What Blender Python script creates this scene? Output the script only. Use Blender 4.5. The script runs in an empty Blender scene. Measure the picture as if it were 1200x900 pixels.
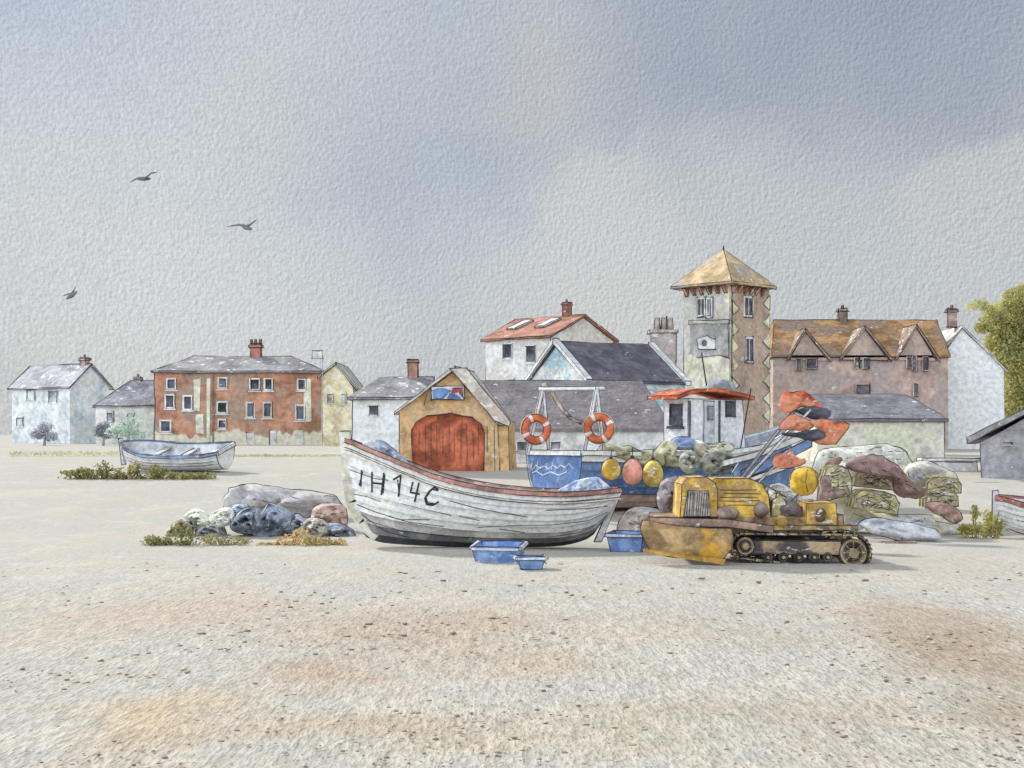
import bpy, math, random
import numpy as np
from mathutils import Vector, Matrix, noise
from mathutils.bvhtree import BVHTree
random.seed(7)
R = math.radians
S = bpy.context.scene
C = S.collection
F, H, HY = 1666.667, 2.2, 510.0
# ---------------------------------------------------------------- camera, sky, sun, exposure
cd = bpy.data.cameras.new('camera'); cam = bpy.data.objects.new('camera', cd); C.objects.link(cam)
cam.location = (0, 0, H); cam.rotation_euler = (R(90), 0, 0)
cd.lens = 50; cd.sensor_width = 36; cd.shift_y = 0.05; cd.clip_end = 6000; cd.clip_start = 0.1
S.camera = cam
S.view_settings.view_transform = 'Standard'; S.view_settings.look = 'None'
S.view_settings.gamma = 1; S.view_settings.use_curve_mapping = False
S.view_settings.exposure = 0.0
SUN_EL, SUN_AZ = 33, 318          # compass-like azimuth from +Y, clockwise
sl = bpy.data.lights.new('sun', 'SUN'); sun = bpy.data.objects.new('sun', sl); C.objects.link(sun)
sl.energy = 4.2; sl.angle = R(4); sl.color = (1.0, 0.95, 0.88)
sd = Vector((math.sin(R(SUN_AZ))*math.cos(R(SUN_EL)), math.cos(R(SUN_AZ))*math.cos(R(SUN_EL)), math.sin(R(SUN_EL))))
sun.rotation_euler = sd.to_track_quat('Z', 'Y').to_euler(); sun.location = (0, 0, 40)

def lin(c):
    c = c/255.0
    return c/12.92 if c <= 0.04045 else ((c+0.055)/1.055)**2.4
def col(r, g, b, k=1.0): return (min(lin(r)*k, .9), min(lin(g)*k, .9), min(lin(b)*k, .9), 1)

class NT:
    def __init__(s, tree): s.t = tree; s.n = tree.nodes; s.l = tree.links
    def new(s, kind, **kw):
        n = s.n.new(kind)
        for k, v in kw.items(): setattr(n, k, v)
        return n
    def put(s, sock, val):
        if isinstance(val, bpy.types.NodeSocket): s.l.new(val, sock)
        else: sock.default_value = val
    def math(s, op, a, b=0.0, c=None, clamp=False):
        n = s.new('ShaderNodeMath', operation=op, use_clamp=clamp); s.put(n.inputs[0], a); s.put(n.inputs[1], b)
        if c is not None: s.put(n.inputs[2], c)
        return n.outputs[0]
    def vmath(s, op, a, b=(0, 0, 0)):
        n = s.new('ShaderNodeVectorMath', operation=op); s.put(n.inputs[0], a)
        s.put(n.inputs[3] if op == 'SCALE' else n.inputs[1], b)
        return n.outputs['Value'] if op in ('DISTANCE', 'LENGTH', 'DOT_PRODUCT') else n.outputs[0]
    def mix(s, f, a, b, mode='MIX'):
        n = s.new('ShaderNodeMix', data_type='RGBA', blend_type=mode); s.put(n.inputs[0], f); s.put(n.inputs[6], a); s.put(n.inputs[7], b)
        return n.outputs[2]
    def noise(s, vec, scale, detail=2.0, rough=0.5, dist=0.0):
        n = s.new('ShaderNodeTexNoise'); s.put(n.inputs['Vector'], vec); n.inputs['Scale'].default_value = scale
        n.inputs['Detail'].default_value = detail; n.inputs['Roughness'].default_value = rough; n.inputs['Distortion'].default_value = dist
        return n.outputs['Fac'], n.outputs['Color']
    def ramp(s, v, lo, hi, a=0.0, b=1.0, smooth=True):
        n = s.new('ShaderNodeMapRange', interpolation_type='SMOOTHSTEP' if smooth else 'LINEAR')
        s.put(n.inputs[0], v); s.put(n.inputs[1], lo); s.put(n.inputs[2], hi); s.put(n.inputs[3], a); s.put(n.inputs[4], b)
        return n.outputs[0]

W = bpy.data.worlds.new('World'); S.world = W; W.use_nodes = True
t = NT(W.node_tree); t.n.clear()
gen = t.new('ShaderNodeTexCoord').outputs['Generated']
sky = t.new('ShaderNodeTexSky', sky_type='NISHITA', sun_disc=False, sun_elevation=R(SUN_EL), sun_rotation=R(SUN_AZ), dust_density=3.0)
b1 = t.new('ShaderNodeBackground'); t.l.new(sky.outputs[0], b1.inputs[0]); b1.inputs[1].default_value = 0.1
def sdir(px, py): return Vector(((px-600)/F, 1, (HY-py)/F)).normalized()
_, wc = t.noise(gen, 9.0, 4.0, .6)
warp = t.vmath('SCALE', t.vmath('SUBTRACT', wc, (.5, .5, .5)), 0.11)
wv = t.vmath('ADD', gen, warp)
_, wc2 = t.noise(gen, 30.0, 5.0, .7)
wv = t.vmath('ADD', wv, t.vmath('SCALE', t.vmath('SUBTRACT', wc2, (.5, .5, .5)), 0.03))
base = col(190, 198, 206)
cur = base
f1, _ = t.noise(t.vmath('MULTIPLY', wv, (1, 1, 1.8)), 5.0, 3.0, .55)
cur = t.mix(t.ramp(f1, .42, .62, 0, .7), cur, col(168, 179, 195))
f2, _ = t.noise(t.vmath('ADD', wv, (3, 1, 2)), 6.0, 2.0, .5)
cur = t.mix(t.ramp(f2, .5, .7, 0, .45), cur, col(203, 204, 203))
# soft washes of cloud: (px, py, inner r, outer r, colour, strength), as directions on the sky sphere
for px, py, r0, r1, c, k in [
    (30, 20, 20, 260, (160, 178, 203), .7), (900, 50, 60, 330, (152, 161, 176), .75), (1130, 40, 40, 260, (148, 158, 175), .75),
    (520, 60, 20, 230, (170, 180, 194), .5), (470, 225, 20, 200, (163, 175, 193), .7), (600, 212, 20, 110, (156, 169, 192), .7), (1000, 135, 20, 170, (160, 168, 182), .4),
    (730, 290, 70, 135, (200, 202, 201), .8), (860, 230, 40, 140, (192, 196, 198), .5), (1130, 235, 60, 92, (196, 198, 198), .8), (1200, 225, 60, 92, (196, 198, 198), .8),
    (330, 130, 20, 220, (199, 202, 203), .5), (100, 250, 60, 280, (197, 203, 208), .7), (640, 110, 20, 160, (193, 192, 189), .5),
    (250, 430, 60, 330, (204, 209, 213), .85), (700, 420, 60, 330, (205, 208, 208), .75), (1050, 360, 60, 330, (200, 203, 204), .7)]:
    d = t.vmath('DISTANCE', wv, sdir(px, py))
    cur = t.mix(t.ramp(d, r0/F, r1/F, k, 0.0), cur, col(*c))
# sky boosted on the unseen side behind the viewer, added to fill front faces
sep = t.new('ShaderNodeSeparateXYZ'); t.l.new(gen, sep.inputs[0])
back = t.ramp(t.math('SUBTRACT', t.math('MULTIPLY', sep.outputs[1], -1.0), t.math('MULTIPLY', sep.outputs[0], .5)), -.2, .8, 1.0, 3.2)
cur = t.vmath('SCALE', cur, back)
# cold-pressed tooth: offset noise paints its highlights and shadows into the sky
g1, _ = t.noise(t.vmath('MULTIPLY', gen, (1.0, 1.0, .75)), 460.0, 2.0, .6)
g2, _ = t.noise(t.vmath('MULTIPLY', t.vmath('ADD', gen, (.001, 0, -.0008)), (1, 1, .75)), 460.0, 2.0, .6)
emb = t.math('ADD', t.math('MULTIPLY', t.math('SUBTRACT', g1, g2), 0.85), 1.0)
cur = t.vmath('SCALE', cur, emb)
b2 = t.new('ShaderNodeBackground'); t.l.new(cur, b2.inputs[0]); b2.inputs[1].default_value = 1.0
mx = t.new('ShaderNodeMixShader'); mx.inputs[0].default_value = 0.9
t.l.new(b1.outputs[0], mx.inputs[1]); t.l.new(b2.outputs[0], mx.inputs[2])
t.l.new(mx.outputs[0], t.new('ShaderNodeOutputWorld').inputs[0])

# ---------------------------------------------------------------- ground profile and pixel -> world helpers
GY = [-200, 32, 50, 70, 100, 200, 600, 3000]
GZ = [0, 0, .95, 1.12, 1.35, 1.6, 1.95, 2.15]
def g(y): return float(np.interp(y, GY, GZ))
def ray(px, py): return Vector(((px-600)/F, 1, (HY-py)/F))
CAM = Vector((0, 0, H))
def P(px, py, D): return CAM + ray(px, py)*D
def gdepth(py):                                   # depth where the ground shows at image row py
    lo, hi = 3.0, 2500.0
    for _ in range(60):
        m = (lo+hi)/2
        if HY + (H-g(m))/m*F > py: lo = m
        else: hi = m
    return lo

# ---------------------------------------------------------------- materials
MATS = {}
def wash(rgb, D=40, k=1.35, white=.12, var=.22, rough=.85, grain=.16, streak=None, alt=None, drip=None, lines=None, bump=.35):
    """mottled pigment wash with tooth; scale follows real size s = metres"""
    s = D/F
    key = (rgb, round(math.log2(D)*2), k, white, var, streak, alt, drip, lines, grain)
    if key in MATS: return MATS[key]
    m = bpy.data.materials.new('wash_%d_%d_%d' % tuple(rgb)); m.use_nodes = True
    t = NT(m.node_tree); t.n.clear()
    pos = t.new('ShaderNodeNewGeometry').outputs['Position']
    gr = sum(rgb)/3; rgb = tuple(x+(gr-x)*.1+2 for x in rgb)
    if alt: ga = sum(alt)/3; alt = tuple(x+(ga-x)*.1+2 for x in alt)
    c0 = col(*rgb, k)
    dark = tuple(x*(1-var*1.3) for x in c0[:3])+(1,); lite = tuple(min(.85, x*(1+var)+.03*var) for x in c0[:3])+(1,)
    f, _ = t.noise(pos, 1/(s*26), 3.0, .6, .4)
    cur = t.mix(t.ramp(f, .35, .65), dark, lite)
    if alt:
        fa, _ = t.noise(t.vmath('ADD', pos, (7, 3, 5)), 1/(s*34), 3.0, .6)
        cur = t.mix(t.ramp(fa, .46, .58), cur, col(*alt, k))
    if streak:
        fs, _ = t.noise(t.vmath('MULTIPLY', pos, streak), 1/(s*5), 3.0, .6)
        cur = t.mix(t.ramp(fs, .5, .72, 0, .55), cur, tuple(x*.45 for x in c0[:3])+(1,))
    if lines:                                      # plank / tile courses every `lines` metres, drawn thin and broken
        sp = t.new('ShaderNodeSeparateXYZ'); t.l.new(pos, sp.inputs[0])
        wob, _ = t.noise(pos, 1/(s*14), 2.0)
        zz = t.math('ADD', sp.outputs[2], t.math('MULTIPLY', wob, s*5))
        fr = t.math('FRACT', t.math('DIVIDE', zz, lines))
        ln = t.ramp(fr, .0, .16, 1.0, 0.0)
        br, _ = t.noise(t.vmath('MULTIPLY', pos, (.5, .5, 3)), 1/(s*10), 2.0)
        ln = t.math('MULTIPLY', ln, t.ramp(br, .48, .6))
        cur = t.mix(t.math('MULTIPLY', ln, .6), cur, tuple(x*.3 for x in c0[:3])+(1,))
    if drip is not None:                           # weathered pale base of a wall with a ragged edge
        sp = t.new('ShaderNodeSeparateXYZ'); t.l.new(pos, sp.inputs[0])
        fd, _ = t.noise(t.vmath('MULTIPLY', pos, (1, 1, .3)), 1/(s*15), 2.0)
        hh = t.math('SUBTRACT', t.math('ADD', sp.outputs[2], t.math('MULTIPLY', fd, s*34)), drip+s*17)
        cur = t.mix(t.ramp(hh, -s*1.5, s*1.5, 1.0, 0.0), cur, col(196, 190, 172, 1.35))
    if white > 0:
        fw, _ = t.noise(t.vmath('MULTIPLY', t.vmath('ADD', pos, (13, 9, 1)), (1, 1, 1.8)), 1/(s*12), 4.0, .65)
        cur = t.mix(t.ramp(fw, .70-white*.6, .715-white*.6, 0, .8), cur, col(200, 198, 192, 1.35))
    ed, _ = t.noise(pos, 1/(s*11), 5.0, .7)        # pigment pooling
    cur = t.mix(t.ramp(ed, .55, .75, 0, .35), cur, dark)
    gn, _ = t.noise(pos, 1/(s*5.5), 2.0, .6)
    cur = t.vmath('SCALE', cur, t.ramp(gn, .3, .7, 1-grain, 1+grain))
    bs = t.new('ShaderNodeBsdfPrincipled'); t.l.new(cur, bs.inputs['Base Color']); bs.inputs['Roughness'].default_value = rough
    bs.inputs['Specular IOR Level'].default_value = .2
    bp = t.new('ShaderNodeBump'); bp.inputs['Strength'].default_value = bump; bp.inputs['Distance'].default_value = s*4
    t.l.new(gn, bp.inputs['Height']); t.l.new(bp.outputs[0], bs.inputs['Normal'])
    t.l.new(bs.outputs[0], t.new('ShaderNodeOutputMaterial').inputs[0])
    MATS[key] = m
    return m
def flat(name, rgb, k=1.0, rough=.7):
    m = bpy.data.materials.new(name); m.use_nodes = True
    t = NT(m.node_tree); bs = t.n['Principled BSDF']
    pos = t.new('ShaderNodeNewGeometry').outputs['Position']
    f, _ = t.noise(pos, 9.0, 3.0)
    c = col(*rgb, k)
    t.l.new(t.mix(f, tuple(x*.6 for x in c[:3])+(1,), tuple(min(.9, x*1.4) for x in c[:3])+(1,)), bs.inputs['Base Color'])
    bs.inputs['Roughness'].default_value = rough; bs.inputs['Specular IOR Level'].default_value = .1
    return m
def foliage(rgb, k=1.3, tr=.5):
    m = bpy.data.materials.new('foliage_%d_%d_%d' % rgb); m.use_nodes = True
    t = NT(m.node_tree); t.n.clear(); pos = t.new('ShaderNodeNewGeometry').outputs['Position']
    f, _ = t.noise(pos, 1.1, 4.0, .6); c = col(*rgb, k)
    cc = t.mix(t.ramp(f, .35, .65), tuple(x*.72 for x in c[:3])+(1,), tuple(min(.85, x*1.15) for x in c[:3])+(1,))
    a = t.new('ShaderNodeBsdfDiffuse'); b = t.new('ShaderNodeBsdfTranslucent'); mx = t.new('ShaderNodeMixShader'); mx.inputs[0].default_value = tr
    t.l.new(cc, a.inputs[0]); t.l.new(cc, b.inputs[0]); t.l.new(a.outputs[0], mx.inputs[1]); t.l.new(b.outputs[0], mx.inputs[2])
    t.l.new(mx.outputs[0], t.new('ShaderNodeOutputMaterial').inputs[0]); return m
INK = flat('dark_line', (66, 62, 67))
INKS = flat('dark_line_soft', (88, 84, 88))

# ---------------------------------------------------------------- mesh builder
class MB:
    def __init__(s, D=40, root=None, rr=.43, jit=.7):
        s.v = []; s.f = []; s.m = []; s.D = D; s.s = D/F; s.r = rr*s.s; s.jit = jit; s.root = root; s.smooth = []; s.inked = []
    def add(s, vs, fs, mi=0, ink=True, smooth=False, prob=.8):
        o = len(s.v); vs = [Vector(v) for v in vs]; s.v += vs
        for fc in fs: s.f.append([o+i for i in fc]); s.m.append(mi); s.smooth.append(smooth)
        if ink: s.edges(vs, fs, prob)
        return s
    def edges(s, vs, fs, prob=.8, ang=25):
        E = {}
        for fc in fs:
            n = Vector((0, 0, 0)); p = [vs[i] for i in fc]
            for i in range(len(p)): n += p[i].cross(p[(i+1) % len(p)])
            if n.length > 0: n.normalize()
            for i in range(len(fc)): E.setdefault(tuple(sorted((fc[i], fc[(i+1) % len(fc)]))), []).append(n)
        for (a, b), ns in E.items():
            if len(ns) == 2 and ns[0].dot(ns[1]) > math.cos(R(ang)): continue
            if random.random() > prob: continue
            s.line([vs[a], vs[b]])
    def line(s, pts, r=None, mi=None, jit=None, over=True):
        """thin dark drawn edge: a wobbling, sometimes broken tube"""
        r = s.r if r is None else r; jit = s.jit if jit is None else jit
        pts = [Vector(p) for p in pts]; out = []
        for a, b in zip(pts[:-1], pts[1:]):
            L = (b-a).length; n = max(1, min(8, int(L/(s.s*16))))
            for i in range(n): out.append(a.lerp(b, i/n))
        out.append(pts[-1])
        if len(out) == 2 and over and (out[1]-out[0]).length > s.s*10:
            d = (out[1]-out[0]).normalized()*s.s*random.uniform(-1, 2); out = [out[0]-d, (out[0]+out[1])/2, out[1]+d]
        out = [p+Vector((random.gauss(0, 1), random.gauss(0, 1), random.gauss(0, 1)))*s.s*jit*.45 for p in out]
        seg = [out[0]]
        for p in out[1:]:
            seg.append(p)
            if random.random() < .2 and len(out) > 3:
                if len(seg) > 1: s.inked.append((seg, r*random.uniform(.6, 1.3)))
                seg = [p]
        if len(seg) > 1: s.inked.append((seg, r*random.uniform(.7, 1.35)))
    def tube(s, pts, r, mi=0, n=8, ink=False, smooth=True, cap=True):
        pts = [Vector(p) for p in pts]; rs = r if isinstance(r, (list, tuple)) else [r]*len(pts)
        o = len(s.v); up = Vector((0, 0, 1))
        for i, p in enumerate(pts):
            d = (pts[min(i+1, len(pts)-1)]-pts[max(i-1, 0)])
            d = d.normalized() if d.length > 1e-9 else Vector((1, 0, 0))
            u = Vector((0, 1, 0)) if abs(d.y) < .8 else Vector((0, 0, 1))
            a = d.cross(u).normalized(); b = d.cross(a)
            for j in range(n):
                an = 2*math.pi*j/n; s.v.append(p+(a*math.cos(an)+b*math.sin(an))*rs[i])
        for i in range(len(pts)-1):
            for j in range(n):
                k = (j+1) % n
                s.f.append([o+i*n+j, o+i*n+k, o+(i+1)*n+k, o+(i+1)*n+j]); s.m.append(mi); s.smooth.append(smooth)
        if cap:
            s.f.append([o+j for j in reversed(range(n))]); s.m.append(mi); s.smooth.append(False)
            s.f.append([o+(len(pts)-1)*n+j for j in range(n)]); s.m.append(mi); s.smooth.append(False)
        if ink:
            for sg in (-1, 1):
                s.line([p+Vector((0, -rs[i]*.5, 0))+((pts[min(i+1, len(pts)-1)]-pts[max(i-1, 0)]).cross(Vector((0, 1, 0))).normalized()*rs[i]*sg) for i, p in enumerate(pts)])
        return s
    def box(s, x0, x1, y0, y1, z0, z1, mi=0, ink=True, jit=0, prob=.8):
        vs = [Vector((x, y, z)) for x in (x0, x1) for y in (y0, y1) for z in (z0, z1)]
        if jit: vs = [v+Vector((random.uniform(-1, 1), 0, random.uniform(-1, 1)))*jit*s.s for v in vs]
        return s.add(vs, [(0, 1, 3, 2), (4, 6, 7, 5), (0, 4, 5, 1), (2, 3, 7, 6), (0, 2, 6, 4), (1, 5, 7, 3)], mi, ink, prob=prob)
    def prism(s, poly, d, mi=0, ink=True, prob=.8, mside=None):
        d = Vector(d); n = len(poly); vs = [Vector(p) for p in poly]; vs += [p+d for p in vs]
        fs = [tuple(range(n)), tuple(reversed(range(n, 2*n)))]+[(i, i+n, (i+1) % n+n, (i+1) % n) for i in range(n)]
        return s.add(vs, fs, mi, ink, prob=prob)
    def blob(s, c, r, mi=0, seg=14, rings=8, amp=.0, fr=2.0, seed=0, smooth=True):
        c = Vector(c); vs = []; fs = []
        for i in range(rings+1):
            th = math.pi*i/rings
            for j in range(seg):
                ph = 2*math.pi*j/seg; d = Vector((math.sin(th)*math.cos(ph), math.sin(th)*math.sin(ph), math.cos(th)))
                k = 1+amp*noise.noise(d*fr+Vector((seed*3.7, seed, 0)))
                vs.append(c+Vector((d.x*r[0], d.y*r[1], d.z*r[2]))*k)
        for i in range(rings):
            for j in range(seg): k = (j+1) % seg; fs.append((i*seg+j, (i+1)*seg+j, (i+1)*seg+k, i*seg+k))
        return s.add(vs, fs, mi, False, smooth)
    def ring(s, c, R0, r, ax='y', mi=0, seg=28, n=10, a0=0, a1=360):
        c = Vector(c); pts = []
        for i in range(seg+1):
            a = R(a0+(a1-a0)*i/seg); u, w = math.cos(a)*R0, math.sin(a)*R0
            pts.append(c+(Vector((u, 0, w)) if ax == 'y' else Vector((0, u, w)) if ax == 'x' else Vector((u, w, 0))))
        return s.tube(pts, r, mi, n, cap=(a1-a0) < 360)
    def pillow(s, outline, thick, mi=0, y0=0, rings=7, amp=.12, seed=0, back=True, sub=3, smooth=True, rough=0):
        """inflate a closed outline (local x,z points) into a lumpy solid of real thickness"""
        pts = [];  n0 = len(outline)
        for i in range(n0):                       # catmull-rom resample
            p0, p1, p2, p3 = [Vector(outline[(i+k-1) % n0]) for k in range(4)]
            for k in range(sub):
                u = k/sub; pts.append(.5*((2*p1)+(-p0+p2)*u+(2*p0-5*p1+4*p2-p3)*u*u+(-p0+3*p1-3*p2+p3)*u**3))
        n = len(pts); c = sum(pts, Vector((0, 0, 0)))/n; vs = []; fs = []
        sc = max((p-c).length for p in pts)
        pts = [p+(p-c)*(.07*noise.noise(p*(9/sc)+Vector((seed, 0, 0)))+rough*noise.noise(p*(14/sc))) for p in pts]
        for side in ((-1, 1) if back else (-1,)):
            for i in range(rings):
                q = math.cos(math.pi/2*i/(rings-.0)); th = math.sin(math.pi/2*i/rings)
                for p in pts:
                    v = c+(p-c)*q; nz = noise.noise(v*(3.2/sc)+Vector((seed, seed*2, 0)))+.5*noise.noise(v*(8/sc)+Vector((seed, 0, 3)))+.25*abs(noise.noise(v*(15/sc)+Vector((seed, 9, 3))))
                    vs.append(v+Vector((0, side*thick*(th*(1+amp*4*nz)), 0)))
            vs.append(c+Vector((0, side*thick, 0)))
        B = rings*n+1
        for k in range(2 if back else 1):
            o = k*B
            for i in range(rings-1):
                for j in range(n):
                    q = (j+1) % n; fc = (o+i*n+j, o+i*n+q, o+(i+1)*n+q, o+(i+1)*n+j); fs.append(fc if k == 0 else fc[::-1])
            for j in range(n):
                q = (j+1) % n; fc = (o+(rings-1)*n+j, o+(rings-1)*n+q, o+B-1); fs.append(fc if k == 0 else fc[::-1])
        vs = [v+Vector((0, y0, 0)) for v in vs]
        s.add(vs, fs, mi, False, smooth)
        lo = [p+Vector((0, y0-thick*.12, 0)) for p in pts+pts[:1]]
        for i in range(0, n-3, 5):
            if random.random() < .75: s.line(lo[i:i+6])
        return s
    def bvh(s): return BVHTree.FromPolygons([tuple(v) for v in s.v], s.f)
    def pen(s, M, polys, w=1.0, every=4, bv=None):
        """draw dark strokes on this mesh where the given sight lines meet it; M = world matrix of its root"""
        bv = bv or s.bvh(); inv = M.inverted(); cam_l = inv @ CAM
        for poly in polys:
            pp = []
            for a, b in zip(poly[:-1], poly[1:]):
                n = max(1, int(math.hypot(b[0]-a[0], b[1]-a[1])/every))
                pp += [(a[0]+(b[0]-a[0])*i/n, a[1]+(b[1]-a[1])*i/n) for i in range(n)]
            pp.append(poly[-1]); seg = []
            for q in pp:
                d = (inv.to_3x3() @ ray(*q)).normalized()
                loc, nr, _, _ = bv.ray_cast(cam_l, d)
                if loc is None:
                    if len(seg) > 1: s.inked.append((seg, s.r*w))
                    seg = []; continue
                seg.append(loc-d*s.r*.5)
            if len(seg) > 1: s.inked.append((seg, s.r*w))
    def build(s, name, mats, parent=None, loc=None, ink=INK):
        mats = list(mats) if isinstance(mats, (list, tuple)) else [mats]
        base_n = len(s.f)
        for seg, r in s.inked: s.tube(seg, r, 99, 4, cap=True, smooth=False)
        me = bpy.data.meshes.new(name); me.from_pydata([tuple(v) for v in s.v], [], s.f)
        for m in mats: me.materials.append(m)
        me.materials.append(ink); k = len(mats)
        for p, mi, sm in zip(me.polygons, s.m, s.smooth): p.material_index = k if mi == 99 else mi; p.use_smooth = sm
        import bmesh
        bm = bmesh.new(); bm.from_mesh(me); bmesh.ops.recalc_face_normals(bm, faces=bm.faces); bm.to_mesh(me); bm.free()
        o = bpy.data.objects.new(name, me); C.objects.link(o)
        if parent: o.parent = parent
        if loc is not None: o.location = loc
        return o

def tag(o, label, cat, group=None):
    o['label'] = label; o['category'] = cat
    if group: o['group'] = group
    return o
def thing(name, label, cat, loc=(0, 0, 0), rz=0, group=None, rx=0, ry=0):
    o = bpy.data.objects.new(name, None); C.objects.link(o); o.location = loc; o.rotation_euler = (rx, ry, rz)
    o.empty_display_size = .3
    return tag(o, label, cat, group)
def mat_of(o): return Matrix.Translation(o.location) @ o.rotation_euler.to_matrix().to_4x4()
def copy_tree(o, parent=None):
    c = o.copy(); C.objects.link(c); c.parent = parent
    for ch in o.children: copy_tree(ch, c)
    return c

# ---------------------------------------------------------------- setting: ground
def ground():
    ys = list(np.concatenate([np.linspace(-60, 4, 6), np.linspace(5, 60, 150), np.linspace(62, 200, 50), np.linspace(230, 3000, 20)]))
    xs = list(np.concatenate([np.linspace(-1500, -40, 14), np.linspace(-36, 36, 110), np.linspace(40, 1500, 14)]))
    vs = []; fs = []
    for y in ys:
        for x in xs:
            z = g(y)
            if abs(x) < 40 and 4 < y < 60: z += .035*noise.noise(Vector((x*.35, y*.3, 0)))+.012*noise.noise(Vector((x*1.4, y*1.2, 4)))
            vs.append((x, y, z))
    nx = len(xs)
    for j in range(len(ys)-1):
        for i in range(nx-1): fs.append((j*nx+i, j*nx+i+1, (j+1)*nx+i+1, (j+1)*nx+i))
    m = bpy.data.materials.new('shingle'); m.use_nodes = True
    t = NT(m.node_tree); t.n.clear()
    pos = t.new('ShaderNodeNewGeometry').outputs['Position']
    cur = col(197, 194, 184, .79)
    fl, wcol = t.noise(pos, .5, 4.0, .6)
    wpos = t.vmath('ADD', pos, t.vmath('SCALE', t.vmath('SUBTRACT', wcol, (.5, .5, .5)), 3.4))
    a, _ = t.noise(t.vmath('MULTIPLY', wpos, (.6, .35, 1)), 1.0, 4.0, .6)
    cur = t.mix(t.ramp(a, .47, .62, 0, .35), cur, col(192, 176, 158))
    b, _ = t.noise(t.vmath('MULTIPLY', t.vmath('ADD', wpos, (20, 4, 0)), (.9, .4, 1)), 1.0, 4.0, .6)
    cur = t.mix(t.ramp(b, .5, .64, 0, .3), cur, col(203, 196, 184))
    # sand stains: (px, py, rx m, ry m, colour, strength)
    for px, py, rx, ry, c, k in [(200, 720, 2.2, 2.6, (196, 176, 160), .7), (500, 735, 2.2, 3.0, (188, 168, 150), .75), (380, 790, 1.2, 1.3, (184, 160, 138), .7),
                                 (190, 840, 1.1, 1.3, (198, 178, 150), .75), (1130, 760, 1.5, 3.2, (170, 150, 128), .8), (1180, 830, .9, 1.3, (166, 148, 126), .6), (1080, 720, 1.0, 2.6, (178, 158, 140), .6),
                                 (640, 780, .9, 1.6, (192, 172, 148), .6), (820, 740, 1.4, 2.0, (186, 174, 158), .5), (950, 850, 1.3, 1.1, (182, 168, 148), .5), (60, 740, 1.2, 2.2, (196, 184, 168), .5),
                                 (420, 850, 1.2, .8, (182, 164, 140), .6), (740, 850, 1.0, 1.0, (190, 176, 152), .5), (560, 870, 1.2, .8, (196, 184, 162), .6), (1100, 660, 2.0, 3.0, (192, 182, 168), .5)]:
        D = gdepth(py); c3 = ((px-600)/F*D, D, 0)
        d = t.vmath('LENGTH', t.vmath('MULTIPLY', t.vmath('SUBTRACT', wpos, c3), (1/rx, 1/ry, 0)))
        cur = t.mix(t.ramp(d, .1, 1.15, k, 0), cur, col(*c, .86))
    for sc, th, c, k in [(14, .085, (126, 104, 84), .75), (7, .07, (146, 122, 92), .7), (28, .13, (148, 126, 102), .65)]:
        vo = t.new('ShaderNodeTexVoronoi'); vo.inputs['Scale'].default_value = sc
        t.l.new(t.vmath('ADD', pos, t.vmath('SCALE', t.noise(pos, sc*1.3, 2.0)[1], .6/sc)), vo.inputs['Vector'])
        rnd = t.new('ShaderNodeSeparateXYZ'); t.l.new(vo.outputs['Color'], rnd.inputs[0])
        dens, _ = t.noise(wpos, .45, 2.0)
        on = t.math('MULTIPLY', t.ramp(t.math('ADD', rnd.outputs[0], t.math('MULTIPLY', dens, .5)), .95, 1.0), t.ramp(vo.outputs['Distance'], th*1.6, th*2.6, 1, 0))
        sp = t.new('ShaderNodeSeparateXYZ'); t.l.new(pos, sp.inputs[0])
        on = t.math('MULTIPLY', on, t.ramp(sp.outputs[1], 20.0, 27.0, k, .1))
        cur = t.mix(on, cur, col(*c))
    g1, _ = t.noise(t.vmath('MULTIPLY', pos, (1, .3, 1)), 22.0, 2.0, .6); g2, _ = t.noise(t.vmath('MULTIPLY', pos, (1, .2, 1)), 9.0, 2.0, .6)
    gg = t.math('ADD', t.math('MULTIPLY', g1, .55), t.math('MULTIPLY', g2, .45))
    sp = t.new('ShaderNodeSeparateXYZ'); t.l.new(pos, sp.inputs[0])
    fine = t.ramp(sp.outputs[1], 14, 32, 1.0, .35)      # coarse stones near the water, fine sand further up
    cur = t.vmath('SCALE', cur, t.math('ADD', 1.0, t.math('MULTIPLY', t.ramp(gg, .32, .68, -.24, .2), fine)))
    bs = t.new('ShaderNodeBsdfPrincipled'); t.l.new(cur, bs.inputs['Base Color']); bs.inputs['Roughness'].default_value = .95; bs.inputs['Specular IOR Level'].default_value = .1
    bp = t.new('ShaderNodeBump'); t.l.new(t.math('MULTIPLY', fine, .75), bp.inputs['Strength']); bp.inputs['Distance'].default_value = .07
    t.l.new(gg, bp.inputs['Height']); t.l.new(bp.outputs[0], bs.inputs['Normal'])
    t.l.new(bs.outputs[0], t.new('ShaderNodeOutputMaterial').inputs[0])
    me = bpy.data.meshes.new('ground'); me.from_pydata(vs, [], fs); me.materials.append(m)
    for p in me.polygons: p.use_smooth = True
    o = bpy.data.objects.new('ground', me); C.objects.link(o); o['kind'] = 'structure'
ground()

# pebbles scattered on the shingle
def pebbles():
    mb = MB(12)
    for i in range(4200):
        py = 660+240*random.random()**.8; px = random.uniform(-60, 1260); D = gdepth(py)
        if noise.noise(Vector((px*.006, py*.012, 2)))+.25*random.random() < -.05 and random.random() < .7: continue
        w = random.choice([1.0, 1.3, 1.6, 2.2, 3.4])*D/F*random.uniform(.7, 1.1)*.8
        mb.blob(((px-600)/F*D, D, g(D)+w*.1+.02*noise.noise(Vector((px, py, 0)))), (w*random.uniform(.9, 1.8), w*random.uniform(.9, 1.5), w*.45), random.choice([0, 0, 1, 1, 2, 3]), 7, 4, .5, 1.5, i)
    o = mb.build('pebbles', [flat('pebble_tan', (188, 168, 140)), flat('pebble_brown', (146, 122, 100)), flat('pebble_grey', (156, 148, 142)), flat('pebble_pale', (200, 184, 158))])
    o['kind'] = 'stuff'
pebbles()

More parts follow.
